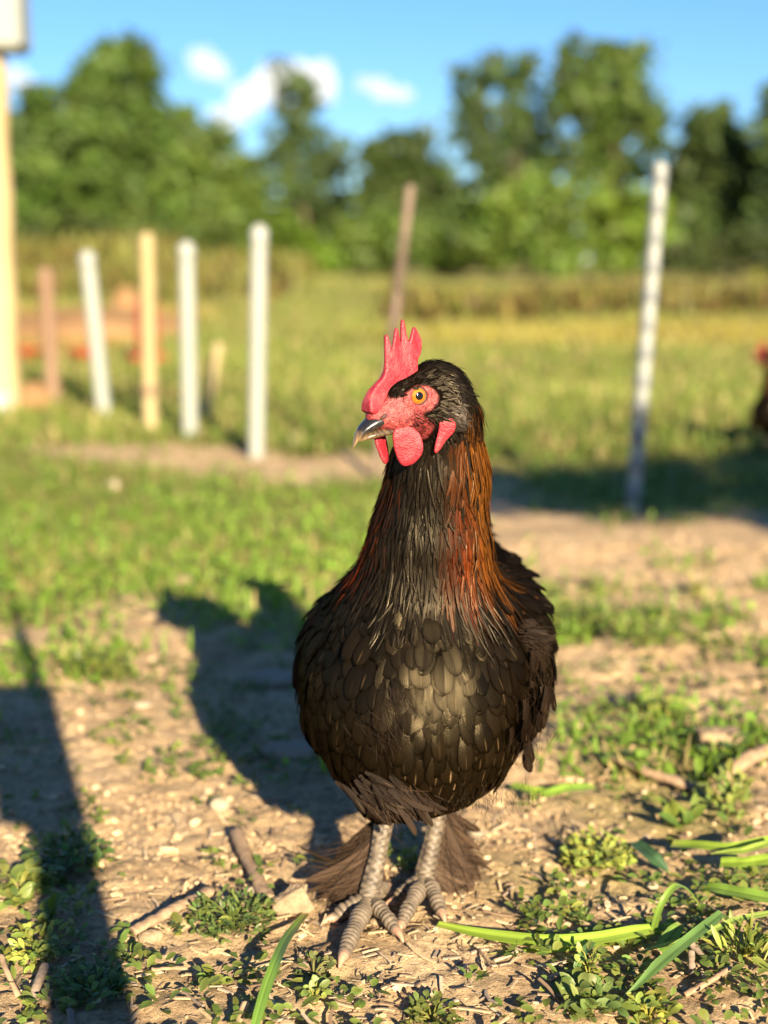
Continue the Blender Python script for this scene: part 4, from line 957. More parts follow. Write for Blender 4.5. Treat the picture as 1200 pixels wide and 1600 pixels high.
def leg(foot, knee, toes, side_, seed):
    """shank with scales, toes with plates, claws"""
    V, F, C = limb([knee+np.array([0, .012, .03]), knee, knee*.5+foot*.5, foot+np.array([0, .002, .006]), foot+np.array([0, -.003, -.002])], [.0088, .0075, .0065, .0080, .0074], 80, 20, .0052, grid=True, upv=(-.25*side_, -1, .1), seed=seed)
    sh = hobj('shank', V, F, m_scale, {'col': C})
    for tip, r0, nm in toes:
        tip = np.array(tip); a = foot+np.array([0, 0, -.001]); d = tip-a; L_ = np.linalg.norm(d)
        mid1 = a+d*.35+np.array([0, 0, .0035]); mid2 = a+d*.7+np.array([0, 0, .0030])
        V, F, C = limb([a, mid1, mid2, tip], [r0*1.15, r0*1.05, r0*.92, r0*.72], int(L_/.0006)+12, 16, .0040, depth=.2, seed=seed+L_*100)
        to = hobj('toe', V, F, m_scale, {'col': C})
        k = np.linspace(0, 1, 8)[:, None]; u = nrm(d*np.array([1, 1, 0])); cp_ = tip-u*.003+u*.0135*k+np.array([0, 0, 1])*(.0016*np.sin(k*2.2)-.0042*k**2)
        V, F = tube(cp_, r0*.66*(1-.82*k[:, 0]**1.3), 9); hobj('claw', V, F, m_claw, parent=to)
def gz(p): return float(ground_h(np.array([p[0]]), np.array([p[1]]))[0])
def toe_at(px, py, r): p = at_z(px, py, .006); p[2] = gz(p)+r*.95; return p
f1 = at_y(577, 1396, .937); f1[2] = gz(f1)+.0125; k1 = at_y(603, 1268, .955)
leg(f1, k1, [(toe_at(536, 1492, .0062), .0063, 'm'), (toe_at(620, 1456, .0056), .0054, 'i'), (toe_at(522, 1425, .0056), .0060, 'o'), (f1+np.array([.012, .032, -.005]), .0055, 'h')], 1, 3.)
f2 = at_y(665, 1374, .966); f2[2] = gz(f2)+.0125; k2 = at_y(688, 1250, .982)
leg(f2, k2, [(toe_at(626, 1446, .0062), .0060, 'm'), (toe_at(616, 1398, .0056), .0058, 'i'), (toe_at(690, 1428, .0056), .0058, 'o'), (f2+np.array([.012, .032, -.005]), .0055, 'h')], -1, 5.)
# feathers down the outside of each shank
def boots(foot, knee, outw, n, seed, col, lmax):
    rng = np.random.default_rng(seed); f = rng.random(n)**.8; P = knee*(1-f[:, None])+foot*f[:, None]+np.array(outw)*.007*rng.uniform(.2, 1, (n, 1))
    spread = (.25+1.15*f)[:, None]; D = nrm(np.array(outw)*spread*rng.uniform(.5, 1.2, (n, 1))+np.array([0, .12, -.72])+rng.normal(size=(n, 3))*.12)
    Nn = nrm(np.array([0, -1, .45])+rng.normal(size=(n, 3))*.3); Nn = nrm(Nn-D*(D*Nn).sum(-1, keepdims=True))
    room = np.maximum((P[:, 2]-.004)/np.maximum(-D[:, 2], .12), .012); L = np.minimum(rng.uniform(.6, 1., n)*lmax, room*1.05)
    cc = np.array(col)*rng.uniform(.35, 1.8, (n, 1))
    m_ = np.arange(n) < n*.06
    V, F, A, C = feathers(P[m_], D[m_], Nn[m_], L[m_], rng.uniform(.004, .009, m_.sum()), cc[m_], 'wing', 5, .15, lift=.001, cup=.2, conf=False, rng=rng, wav=.15, shaft=rng.uniform(0, .4, m_.sum()))
    hobj('foot_feathers', V, F, m_plume, {'fuv': A, 'col': C}, kind='stuff')
    m_ = ~m_; V, F, A, C = feathers(P[m_], D[m_], Nn[m_], L[m_], rng.uniform(.0003, .0005, m_.sum()), cc[m_], 'wisp', 3, .15, lift=.001, cup=.2, conf=False, rng=rng, wav=.25)
    hobj('foot_down', V, F, m_fluff, {'fuv': A, 'col': C}, kind='stuff')
boots(f1, k1, (-1, .15, 0), 1500, 31, (.058, .037, .024), .066)
boots(f2, k2, (.75, -.05, 0), 1500, 32, (.058, .037, .024), .060)
# ------------------------------------------------------------------ litter on the soil
def gh(x, y): return ground_h(np.asarray(x, float), np.asarray(y, float))
# crumbs of soil
ICO = np.array([(0, 0, 1), (.89, 0, .45), (.28, .85, .45), (-.72, .53, .45), (-.72, -.53, .45), (.28, -.85, .45), (.72, .53, -.45), (-.28, .85, -.45), (-.89, 0, -.45), (-.28, -.85, -.45), (.72, -.53, -.45), (0, 0, -1)])
ICF = np.array([(0, 1, 2), (0, 2, 3), (0, 3, 4), (0, 4, 5), (0, 5, 1), (1, 6, 2), (2, 7, 3), (3, 8, 4), (4, 9, 5), (5, 10, 1), (6, 7, 2), (7, 8, 3), (8, 9, 4), (9, 10, 5), (10, 6, 1), (11, 7, 6), (11, 8, 7), (11, 9, 8), (11, 10, 9), (11, 6, 10)])
def scatter_y(n, y0, y1): return np.exp(RNG.uniform(np.log(y0), np.log(y1), n))
n = 16000
y = scatter_y(n, .68, 2.3); x = RNG.uniform(-1, 1, n)*(.32*y+.12)
keep = (RNG.random(n) < .12+1.9*sstep(.45, .66, n2(x, y, 8, 3, 50.))) & (RNG.random(n) < 1.1-veg(x, y)); x, y = x[keep], y[keep]; n = len(x)
s = np.exp(RNG.normal(-6.6, .48, n)).clip(.0006, .0042)*(.7+.3*y)
V = ICO[None]*(1+.28*RNG.normal(size=(n, 12, 1)))*s[:, None, None]*np.stack([RNG.uniform(.8, 1.5, n), RNG.uniform(.8, 1.4, n), RNG.uniform(.5, .95, n)], -1)[:, None]
V = V+np.stack([x, y, gh(x, y)+s*.25], -1)[:, None]
pal = np.array([(.48, .345, .20), (.40, .28, .16), (.53, .39, .24), (.33, .23, .135), (.46, .35, .22)]); cl = pal[RNG.integers(0, 5, n)]*RNG.uniform(.75, 1.2, (n, 1))
F = (ICF[None]+(np.arange(n)*12)[:, None, None]).reshape(-1, 3)
C = np.concatenate([np.repeat(cl, 12, 0), np.ones((n*12, 1))], 1)
m_crumb = attr_mat('soil_crumb', .95, .1, .6, 500, .001, .3)
tag(obj('soil_crumbs', mesh_np('soil_crumbs', V.reshape(-1, 3), F, False, {'col': C}), m_crumb), 'tan crumbs of dry soil strewn over the bare ground', 'soil crumbs', kind='stuff')
# dry straw and chips of stem
n = 9500
y = scatter_y(n, .68, 2.2); x = RNG.uniform(-1, 1, n)*(.32*y+.12)
keep = (RNG.random(n) < .12+1.3*sstep(.42, .68, n2(x, y, 6, 3, 77.))*sstep(1.3, .85, y)+.18) & (RNG.random(n) < 1.15-veg(x, y)); x, y = x[keep], y[keep]; n = len(x)
L = np.exp(RNG.normal(-4.85, .5, n)).clip(.003, .028); W = L*RNG.uniform(.06, .2, n); W = W.clip(.0005, .0020)
yaw = RNG.normal(0, 1.0, n); tl = RNG.normal(0, .18, n)
d = np.stack([np.cos(yaw)*np.cos(tl), np.sin(yaw)*np.cos(tl), np.sin(tl)], -1); sd_ = np.stack([-np.sin(yaw), np.cos(yaw), np.zeros(n)], -1); uu = np.cross(d, sd_)
c = np.stack([x, y, gh(x, y)+.0016+np.abs(np.sin(tl))*L*.5], -1); bow = RNG.normal(0, .06, n)
V = np.zeros((n, 4, 4, 3))
for k, f in enumerate((-.5, -.17, .17, .5)):
    q = c+d*(L*f)[:, None]+sd_*(bow*L*(1-4*f*f))[:, None]
    for j, (a, e) in enumerate(((-.5, -.3), (.5, -.3), (.5, .3), (-.5, .3))): V[:, k, j] = q+sd_*(W*a)[:, None]+uu*(W*e*.8)[:, None]
b_ = (np.arange(n)*16)[:, None, None]; k = (np.arange(3)*4)[None, :, None]; j = np.arange(4)[None, None]
F = np.stack([b_+k+j, b_+k+(j+1) % 4, b_+k+4+(j+1) % 4, b_+k+4+j], -1).reshape(-1, 4)
F = np.concatenate([F, (np.array([[0, 3, 2, 1], [12, 13, 14, 15]])[None]+(np.arange(n)*16)[:, None, None]).reshape(-1, 4)])
pal = np.array([(.42, .31, .18), (.50, .39, .24), (.30, .21, .13), (.36, .28, .20), (.20, .135, .085)]); cl = pal[RNG.integers(0, 5, n)]*RNG.uniform(.75, 1.2, (n, 1))
C = np.concatenate([np.repeat(cl, 16, 0), np.ones((n*16, 1))], 1)
m_straw = attr_mat('dry_straw', .8, .25, .4, 600, .0006, .25)
tag(obj('straw_litter', mesh_np('straw_litter', V.reshape(-1, 3), F, False, {'col': C}), m_straw), 'bits of dry straw and stem scattered on the soil', 'straw', kind='stuff')
# seedlings too small and too many to pick apart
n = 1700
y = scatter_y(n, .70, 2.0); x = RNG.uniform(-1, 1, n)*(.32*y+.12)
keep = clear_of_hen(x, y) & (RNG.random(n) < .10+.9*sstep(.47, .62, n2(x, y, 5., 3, 91.))); x, y = x[keep], y[keep]
cx = np.repeat(x, 7); cy = np.repeat(y, 7); n = len(cx); rr = RNG.random(n)*.010; th = RNG.uniform(0, 6.28, n)
el = RNG.uniform(.0, .8, n); D = np.stack([np.cos(th)*np.cos(el), np.sin(th)*np.cos(el), np.sin(el)], -1); up = nrm(np.stack([RNG.normal(0, .3, n), RNG.normal(-.15, .3, n), np.ones(n)], -1))
col = np.array([.155, .215, .045])*RNG.uniform(.55, 1.35, (n, 1))*np.array([1., 1., 1.]); col[:, 0] *= RNG.uniform(.85, 1.25, n)
V, F, C = ovates(np.stack([cx+rr*np.cos(th), cy+rr*np.sin(th), gh(cx, cy)+RNG.uniform(.001, .010, n)], -1), D, up, RNG.uniform(.005, .011, n), RNG.uniform(.003, .0065, n), col)
tag(obj('seedlings', mesh_np('seedlings', V, F, True, {'col': C}), m_leaf), 'tiny green seedlings dotted over the bare soil', 'seedlings', kind='stuff')

# ------------------------------------------------------------------ single weeds
def weed(px, py, rpx, nl, L, W, col, label, rise=.4, hgt=.012, stems=True, name='weed_plant', narrow=False, seed=0):
    rng = np.random.default_rng(int(px*3+py)+seed); p = ground_pt(px, py); r = rpx*p[1]*1.08/FPX
    root = empty(name, tuple(p), label, 'weed', 'low weeds around the hen')
    L, W, nl = L*.78, W*.74, int(nl*1.5)
    a = rng.uniform(0, 6.28, nl); q = r*np.sqrt(rng.random(nl))*.85; x = p[0]+q*np.cos(a); y = p[1]+q*np.sin(a)*1.15; zz = gh(x, y)+rng.uniform(.15, 1, nl)*hgt
    a2 = a+rng.normal(0, .9, nl); el = rng.normal(rise, .4, nl); D = np.stack([np.cos(a2)*np.cos(el), np.sin(a2)*np.cos(el), np.sin(el)], -1)
    up = nrm(np.stack([rng.normal(0, .4, nl), rng.normal(-.25, .4, nl), np.ones(nl)], -1)); cc = np.array(col)*rng.uniform(.6, 1.35, (nl, 1)); cc[:, 0] *= rng.uniform(.85, 1.25, nl)
    P = np.stack([x, y, zz], -1)
    Ls, Ws = L*rng.uniform(.6, 1.25, nl), W*rng.uniform(.7, 1.2, nl)
    big = np.argsort(-Ls)[:min(nl, 14)] if L > .0078 else []
    rest = np.setdiff1d(np.arange(nl), big)
    for i in big:
        V, F, C = ovates(P[[i]], D[[i]], up[[i]], Ls[[i]], Ws[[i]], cc[[i]], rng=rng); obj('leaf', mesh_np('leaf', V-p, F, True, {'col': C}), m_leaf, root)
    if len(rest):
        V, F, C = ovates(P[rest], D[rest], up[rest], Ls[rest], Ws[rest], cc[rest], rng=rng); o = obj('leaves', mesh_np('leaves', V-p, F, True, {'col': C}), m_leaf, root); o['kind'] = 'stuff'
    if stems:
        parts = []
        for i in rng.permutation(nl)[:min(nl, 16)]:
            e = P[i]-p; k = np.linspace(0, 1, 5)[:, None]; m_ = np.array([e[0]*.3, e[1]*.3, e[2]+.002]); parts.append(tube(np.array([0, 0, -.003])*(1-k)**2+2*m_*k*(1-k)+e*k*k, .0006, 5, False))
        V, F = join(parts); obj('stem', mesh_np('stem', V, F, True, {'col': c4(np.array(col)*np.array([1.2, .95, .9]), len(V))}), m_leaf, root)
LG = (.25, .32, .075); MG = (.17, .25, .045); DG = (.10, .17, .045); YG = (.29, .35, .07)
weed(365, 1440, 72, 230, .0085, .0032, (.12, .185, .045), 'dense fine-leaved green weed patch left of the feet of the hen', .5, .014)
weed(105, 1345, 70, 120, .013, .0085, DG, 'dark leafy weed patch lying in the shadow at left', .4, .022)
weed(30, 1385, 42, 34, .018, .011, LG, 'pale green broad-leaved weed at the left edge of the picture', .3, .016)
weed(62, 1475, 58, 75, .010, .0052, YG, 'yellow green weed with small leaves in the lower left corner', .4, .014)
weed(78, 1432, 12, 5, .018, .014, (.15, .24, .04), 'single round-leaved green seedling beside the shadow at lower left', .8, .012)
weed(145, 1545, 58, 120, .0085, .0045, DG, 'fine dark weed at the bottom in the shadow strip', .5, .014)
weed(182, 1550, 10, 5, .017, .012, DG, 'dark plantain seedling with round leaves inside the bottom shadow strip', .7, .008)
weed(935, 1345, 62, 190, .0085, .0060, YG, 'speckled light green weed patch between the hen and the right edge', .4, .016)
weed(1062, 1285, 30, 9, .026, .012, MG, 'upright broad-leaved green weed behind the cut leaf bundle', 1.1, .010)
weed(1138, 1262, 40, 36, .016, .009, LG, 'pale green branching weed near the right edge', .7, .024)
weed(925, 1575, 52, 46, .014, .0085, (.16, .225, .06), 'round-leaved weed rosette at the bottom right of centre', .5, .012)
weed(1012, 1585, 40, 30, .013, .009, YG, 'small round-leaved weed at the bottom, right of the rosette', .5, .012)
weed(920, 1520, 22, 18, .011, .006, LG, 'thin pale weed sprig just above the bottom rosette', .8, .018)
weed(675, 1588, 48, 60, .009, .005, (.17, .215, .05), 'low green weed along the bottom edge below the right foot', .4, .010)
weed(490, 1518, 30, 34, .008, .0046, (.15, .185, .06), 'little grey green weed just below the front toe', .3, .008)
weed(492, 1562, 20, 12, .010, .0065, LG, 'pale weed sprig at the bottom below the front toe', .6, .010)
weed(1160, 1500, 44, 40, .020, .0040, YG, 'spiky narrow-leaved tuft at the lower right edge', .9, .010)
weed(640, 1350, 24, 22, .009, .006, YG, 'yellow green weed seen between the legs of the hen', .4, .008)
weed(160, 1050, 62, 90, .014, .008, (.16, .21, .04), 'blurred green weed clump on bare soil left of the shadow of the hen', .5, .025)
weed(1030, 1115, 42, 60, .014, .008, LG, 'blurred weed on the open soil right of the hen', .5, .022)
weed(640, 1400, 14, 8, .010, .007, MG, 'single small weed behind the front toes', .5, .006)
weed(890, 1420, 22, 12, .011, .008, LG, 'flat pale weed left of the bent blade', .2, .006)
weed(1010, 1005, 60, 110, .014, .008, MG, 'blurred green weed patch farther back at right', .5, .03)
weed(900, 980, 60, 120, .015, .009, (.15, .21, .04), 'blurred bright weed patch beside the right wing', .5, .03)
weed(1090, 930, 14, 14, .014, .008, YG, 'tiny bright weed alone on the far bare strip', .8, .03)

# ------------------------------------------------------------------ cut green leaves lying about
def ribbon(label, pts, wpx, col, seed=0, fold=.25, name='cut_leaf', tipw=.12, basew=.8):
    rng = np.random.default_rng(seed+int(pts[0][0])); Q = []
    for px, py, zz in pts:
        q = at_z(px, py, zz); q[2] = float(gh(q[:1], q[1:2])[0])+zz; Q.append(q)
    Q = np.array(Q); s = np.concatenate([[0], np.cumsum(np.linalg.norm(np.diff(Q, axis=0), axis=1))]); tt = np.linspace(0, s[-1], 40)
    pp = np.stack([np.interp(tt, s, Q[:, k]) for k in range(3)], -1)
    for _ in range(10): pp[1:-1] = (pp[:-2]+2*pp[1:-1]+pp[2:])/4
    f = tt/s[-1]; wd = wpx*Q[:, 1].mean()*1.06/FPX*.5*np.minimum(1, np.minimum(basew+(1-basew)*f*6, tipw+(1-f)*3.2*(1-tipw)))
    tg = nrm(np.gradient(pp, axis=0)); up = np.array([0, -.45, 1.]); sd_ = nrm(np.cross(tg, up)); un = np.cross(sd_, tg)
    ac = np.linspace(-1, 1, 11)
    V = np.stack([pp+sd_*wd[:, None]*a+un*(wd*fold*abs(a))[:, None]+un*(.00025*np.sin(f*13+a*3))[:, None]*abs(a) for a in ac], 1)
    nz = (.75+.5*fbm(np.stack([f*9, f*0, f*0+seed], -1), 3)); vein = rng.uniform(.78, 1.12, 11); vein[5] = .62
    C = np.ones((40, 11, 4)); C[..., :3] = np.array(col)*nz[:, None, None]*vein[None, :, None]; dry_ = sstep(.88, 1.0, f)*.6*rng.random(); C[..., :3] = C[..., :3]*(1-dry_[:, None, None])+np.array([.36, .30, .10])*dry_[:, None, None]
    i = np.arange(39)[:, None]*11; j = np.arange(10)[None]; F = np.stack([i+j, i+j+1, i+11+j+1, i+11+j], -1).reshape(-1, 4)
    o0 = pp[0].copy(); o = obj(name, mesh_np(name, V.reshape(-1, 3)-o0, F, True, {'col': C.reshape(-1, 4)}), m_leaf, None, tuple(o0))
    return tag(o, label, 'leaf', 'cut green leaves on the soil')
BG = (.27, .40, .05); BD = (.12, .22, .06)
ribbon('broad bright green cut leaf lying right of the feet', [(1050, 1440, .010), (1000, 1452, .010), (930, 1466, .009), (860, 1468, .009), (790, 1456, .010), (730, 1446, .010), (684, 1438, .007)], 24, BG, 1, tipw=.5, basew=.35)
ribbon('narrow bright blade lying just below the broad cut leaf', [(1040, 1448, .006), (960, 1463, .004), (880, 1475, .003), (765, 1484, .002)], 13, (.24, .34, .05), 2)
ribbon('arching green blade at the bottom left of the feet', [(398, 1606, .012), (412, 1556, .020), (430, 1505, .026), (446, 1460, .022), (462, 1436, .014), (478, 1418, .004)], 17, (.16, .29, .05), 3, tipw=.8)
ribbon('upper green leaf of the bundle at the right edge', [(1215, 1318, .022), (1150, 1328, .022), (1095, 1322, .020), (1050, 1318, .016)], 19, BG, 4, tipw=.9)
ribbon('long pale leaf crossing the bundle at the right edge', [(1215, 1322, .028), (1160, 1334, .026), (1110, 1336, .022)], 13, (.25, .34, .06), 5)
ribbon('short blunt green leaf in the bundle at the right edge', [(1215, 1356, .014), (1170, 1354, .014), (1126, 1350, .012)], 22, BG, 6, tipw=1.)
ribbon('wide green leaf lying below the right edge bundle', [(1215, 1412, .014), (1160, 1400, .014), (1120, 1392, .012), (1094, 1386, .010)], 24, (.18, .30, .045), 7, tipw=.7)
ribbon('thin blade bent into an arch at lower right', [(1020, 1462, .002), (1024, 1432, .018), (1036, 1400, .034), (1056, 1376, .040), (1076, 1384, .030), (1100, 1424, .006)], 11, (.19, .30, .05), 8)
ribbon('dark bluish green leaf behind the arched blade', [(992, 1312, .016), (1020, 1338, .013), (1048, 1358, .006)], 24, (.05, .11, .045), 9)
ribbon('dark green leaf running down to the bottom right', [(1128, 1434, .020), (1080, 1466, .020), (1030, 1506, .016), (992, 1538, .010), (968, 1556, .003)], 19, BD, 10)
ribbon('pale green stem crossing the dark leaf at lower right', [(1215, 1432, .016), (1150, 1446, .016), (1090, 1462, .014), (1030, 1478, .010), (990, 1488, .004)], 11, (.24, .33, .07), 11)
ribbon('small curved green blade under the broad cut leaf', [(926, 1466, .012), (908, 1490, .012), (892, 1520, .003)], 13, BD, 12)
ribbon('green leaf tip standing up at the crossing of the lower right leaves', [(1030, 1482, .006), (1052, 1452, .016), (1064, 1440, .018)], 24, (.17, .28, .05), 13, tipw=.5)
ribbon('blurred bright leaf behind the belly of the hen', [(800, 1214, .012), (835, 1226, .012), (868, 1228, .008)], 16, BG, 14, tipw=.6)
ribbon('blurred broad leaf right of the belly of the hen', [(846, 1232, .012), (890, 1226, .014), (930, 1222, .010)], 18, (.22, .36, .05), 15, tipw=.6)

# ------------------------------------------------------------------ stones, sticks and chips
m_stone = simple_mat('tan_stone', (.20, .14, .085), (.36, .27, .17), 130, .9, .9, 420, .2, bdist=.0015)
m_pale = simple_mat('pale_stone', (.29, .24, .165), (.37, .31, .22), 60, .8, .4, 250, .2, bdist=.0015)
m_slab = simple_mat('grey_stone', (.24, .185, .13), (.33, .26, .19), 40, .85, .5, 200, .2, bdist=.0015)
def stone(label, px, py, sx, sy, sz, mat, rot=0., blocky=False, name='stone', tilt=0., cat='stone'):
    k = at_z(px, py, .004); s = k[1]*1.06/FPX; rx, ry, rz = sx*s/2, sy*s/2, sz*s/2
    def fn(X, Y, Z):
        nzv = fbm(np.stack([X, Y, Z], -1)/(.6*min(rx, ry, rz))+px, 3)-.5
        if blocky:
            e = .25*min(rx, ry, rz); qx, qy, qz = np.abs(X)-rx+e, np.abs(Y)-ry+e, np.abs(Z)-rz+e
            d = np.sqrt(np.maximum(qx, 0)**2+np.maximum(qy, 0)**2+np.maximum(qz, 0)**2)+np.minimum(np.maximum(qx, np.maximum(qy, qz)), 0)-e
        else: d = sd_ell(X, Y, Z, (0, 0, 0), (rx, ry, rz))
        return d+.4*min(rx, ry, rz)*nzv
    V, Q = surfnet(fn, (-rx*1.3, -ry*1.3, -rz*1.3), (rx*1.3, ry*1.3, rz*1.3), max(rx, ry, rz)/14)
    o = obj(name, mesh_np(name, V, Q), mat, None, (k[0], k[1], float(gh(k[:1], k[1:2])[0])+rz*.55)); o.rotation_euler = (0, tilt, rot)
    return tag(o, label, cat)
stone('angular tan stone block against the left foot of the hen', 456, 1412, 56, 26, 46, m_stone, .35, True, tilt=-.5)
stone('smooth oval tan pebble with a crack lying at lower left', 236, 1450, 42, 26, 24, m_stone, .25)
stone('small pale round pebble left of the stick shadow', 272, 1480, 16, 14, 12, m_pale)
stone('small oval tan pebble in the lower left corner', 73, 1545, 22, 18, 16, m_stone, .6)
stone('yellowish pebble on the soil left of the belly', 343, 1256, 32, 24, 22, m_pale)
stone('white pebble beside the thick stick', 396, 1386, 26, 20, 20, m_pale)
stone('white flake of shell on the soil by the shadow', 222, 1098, 30, 18, 10, m_pale)
stone('square tan clod far right on the soil', 1122, 1160, 70, 40, 46, m_stone, .1, True)
stone('flat grey stone in the shade behind the breast', 425, 1050, 90, 60, 26, m_slab, .1)
stone('long flat grey stone lower in the shade behind the breast', 455, 1175, 100, 50, 30, m_slab, -.1)
stone('small tan pebble right of the front claw', 590, 1432, 26, 18, 12, m_stone)
stone('bright round pebble on the left grass', 178, 758, 18, 16, 16, m_pale)
stone('white pebble beside the tallest white post', 457, 688, 16, 14, 16, m_pale)
stone('round reddish pebble above the shadow of the head', 288, 902, 24, 20, 18, m_stone)
stone('pinkish clod at the top of the shadow of the tail', 400, 905, 24, 20, 18, m_stone)
stone('pale pebble near the right claw', 745, 1292, 30, 22, 18, m_pale)
stone('light stone by the lower right leaves', 1020, 1375, 20, 16, 14, m_pale)
stone('small brown pebble at the bottom edge', 448, 1592, 26, 18, 14, m_stone)
m_stick = simple_mat('dry_stick', (.21, .14, .085), (.37, .26, .165), 160, .85, .5, 300, .15, bdist=.0012)
m_stick2 = simple_mat('grey_stick', (.17, .125, .09), (.29, .225, .17), 160, .85, .5, 300, .15, bdist=.0012)
def stick(label, pts, wpx, mat, flat=.8, name='stick'):
    Q = []
    for px, py, zz in pts:
        q = at_z(px, py, zz); q[2] = float(gh(q[:1], q[1:2])[0])+zz; Q.append(q)
    Q = np.array(Q); k = np.linspace(0, len(Q)-1, 26); pp = np.stack([np.interp(k, np.arange(len(Q)), Q[:, a]) for a in range(3)], -1)
    for _ in range(3): pp[1:-1] = (pp[:-2]+2*pp[1:-1]+pp[2:])/4
    r = wpx*Q[:, 1].mean()*1.06/FPX/2*(1+.16*(fbm(np.stack([k*1.4, k*0+wpx, k*0+pts[0][0]], -1), 2)-.5)*2)
    V, F = tube(pp-Q[0], r, 11, True, ((0, 0, 1), flat)); V = V + (fbm(V*260+pts[0][0], 3)-.5)[:, None]*np.array([.5, .5, 1.])*r.mean()*.9; return tag(obj(name, mesh_np(name, V, F), mat, None, tuple(Q[0])), label, 'stick', 'sticks on the soil')
stick('thick brown stick pointing at the left foot', [(368, 1292, .008), (384, 1330, .008), (404, 1372, .008), (420, 1400, .008)], 22, m_stick)
stick('broad flat piece of wood left of the thick stick', [(206, 1446, .005), (262, 1420, .008), (330, 1386, .008)], 24, m_stick, .6)
stick('brown twig standing out of the lower left corner', [(42, 1562, .002), (56, 1530, .008), (70, 1492, .012)], 15, m_stick2)
stick('pale stem curving along the left edge at the bottom', [(0, 1478, .020), (10, 1510, .014), (28, 1545, .004)], 9, m_stick)
stick('long blurred stick on the soil right of the belly', [(942, 1176, .006), (1010, 1200, .007), (1086, 1222, .005)], 17, m_stick)
stick('blurred stick end reaching in from the right edge', [(1130, 1204, .010), (1170, 1186, .014), (1215, 1168, .016)], 24, m_stick)
stick('dark brown twig under the crossing leaves', [(1076, 1470, .014), (1094, 1490, .009), (1112, 1512, .003)], 12, m_stick2)
stick('pale twig at lower right below the crossing leaves', [(1070, 1550, .003), (1105, 1534, .006), (1142, 1512, .010)], 12, m_stick)
stick('short upright chip of stem at lower right', [(1082, 1520, .002), (1080, 1486, .012)], 11, m_stick2)
stick('thin straight stalk by the shadow at lower left', [(236, 1508, .003), (262, 1504, .004), (292, 1500, .004)], 8, m_stick)
stick('straw stalk lying across the bottom shadow strip', [(118, 1500, .004), (165, 1502, .006), (214, 1528, .004)], 7, m_stick2)
stick('short dark stalk below the weed patch at left', [(284, 1538, .003), (318, 1566, .003)], 6, m_stick2)
stick('broken hollow stem at the bottom of the shadow strip', [(108, 1574, .003), (114, 1604, .003)], 12, m_stick2)
stick('flat bark chip standing below the arching blade', [(384, 1560, .010), (372, 1590, .002)], 14, m_stick, .4)
stick('thin pale twig behind the right claw', [(770, 1508, .006), (748, 1478, .003)], 5, m_stick)
stick('short brown stick along the bottom right of centre', [(645, 1560, .004), (690, 1556, .005)], 10, m_stick)

# ------------------------------------------------------------------ what throws the other shadows: the photographer and a limb of a tree
m_cloth = simple_mat('blue_cloth', (.05, .07, .11), (.08, .10, .15), 30, .9, .4, 200, .1, bdist=.002)
m_flesh = simple_mat('skin', (.45, .27, .19), (.52, .33, .24), 40, .55, .1, 200, .3)
PO = np.array([-.15, -.40, 0.])
def f_person(X, Y, Z):
    J = {'kr': (-.13, -.62, .06), 'fr': (-.16, -1.05, .06), 'toe_r': (-.17, -1.15, .03), 'hr': (-.16, -.92, .36), 'hl': (-.34, -.92, .36), 'kl': (-.40, -.62, .06), 'fl': (-.40, -1.05, .06), 'toe_l': (-.40, -1.15, .03), 'ch': (-.23, -.50, .46), 'nk': (-.21, -.36, .52), 'sl': (-.38, -.40, .46), 'sr': (-.07, -.36, .44), 'el': (-.22, -.22, .26), 'er': (.100, -.12, .20)}
    S = [('fr', 'kr', .045, .055), ('fr', 'toe_r', .04, .035), ('kr', 'hr', .062, .085), ('hr', 'hl', .10, .10), ('hl', 'kl', .085, .06), ('kl', 'fl', .055, .045), ('fl', 'toe_l', .04, .035), ('hr', 'ch', .10, .11), ('hl', 'ch', .10, .11), ('ch', 'nk', .10, .05), ('ch', 'sl', .09, .06), ('ch', 'sr', .09, .055), ('sl', 'el', .048, .04), ('sr', 'er', .044, .034)]
    d = None
    for a, b_, ra, rb in S:
        q = sd_cone(X, Y, Z, J[a], J[b_], ra, rb); d = q if d is None else smin(d, q, .03)
    d = smin(d, sd_ell(X, Y, Z, (-.19, -.27, .60), (.072, .095, .105)), .02)
    d = smin(d, sd_ell(X, Y, Z, (-.19, -.172, .59), (.015, .02, .022)), .012)
    # right forearm upright, hand closed round the side of the phone, one finger up
    d = smin(d, sd_cone(X, Y, Z, J['er'], (.106, -.095, .45), .034, .024), .012)
    d = smin(d, sd_ell(X, Y, Z, (.108, -.105, .50), (.026, .020, .048)), .012)
    for k in range(3): d = smin(d, sd_cone(X, Y, Z, (.122, -.102, .50+.02*k), (.075, -.072, .505+.02*k), .010, .008), .005)
    d = smin(d, sd_cone(X, Y, Z, (.116, -.10, .54), (.116, -.098, .68), .0115, .010), .008); d = smin(d, sd_cone(X, Y, Z, (.116, -.098, .68), (.114, -.092, .765), .010, .008), .008)
    d = smin(d, sd_cone(X, Y, Z, (.092, -.11, .49), (.072, -.112, .545), .012, .009), .008)
    # the other hand steadies its lower edge
    d = smin(d, sd_cone(X, Y, Z, J['el'], (-.05, -.14, .45), .038, .026), .02)
    d = smin(d, sd_ell(X, Y, Z, (-.015, -.118, .485), (.034, .018, .026)), .012)
    for k in range(4): d = smin(d, sd_cone(X, Y, Z, (.0, -.110, .488+.016*k), (.052, -.098, .492+.016*k), .009, .0075), .005)
    return d
V, Q = surfnet(f_person, (-.52, -1.22, -.02), (.20, .02, .80), .009)
person = tag(obj('person', mesh_np('person', V-PO, Q), m_cloth, None, tuple(PO)), 'person kneeling low behind the camera whose shadow falls at lower left', 'person')
V, F = box(.076, .008, .158, (0, 0, 0), .4); ph = empty('phone', (.092, -.085, .552), 'dark phone held up behind the camera, seen only as shadow', 'phone')
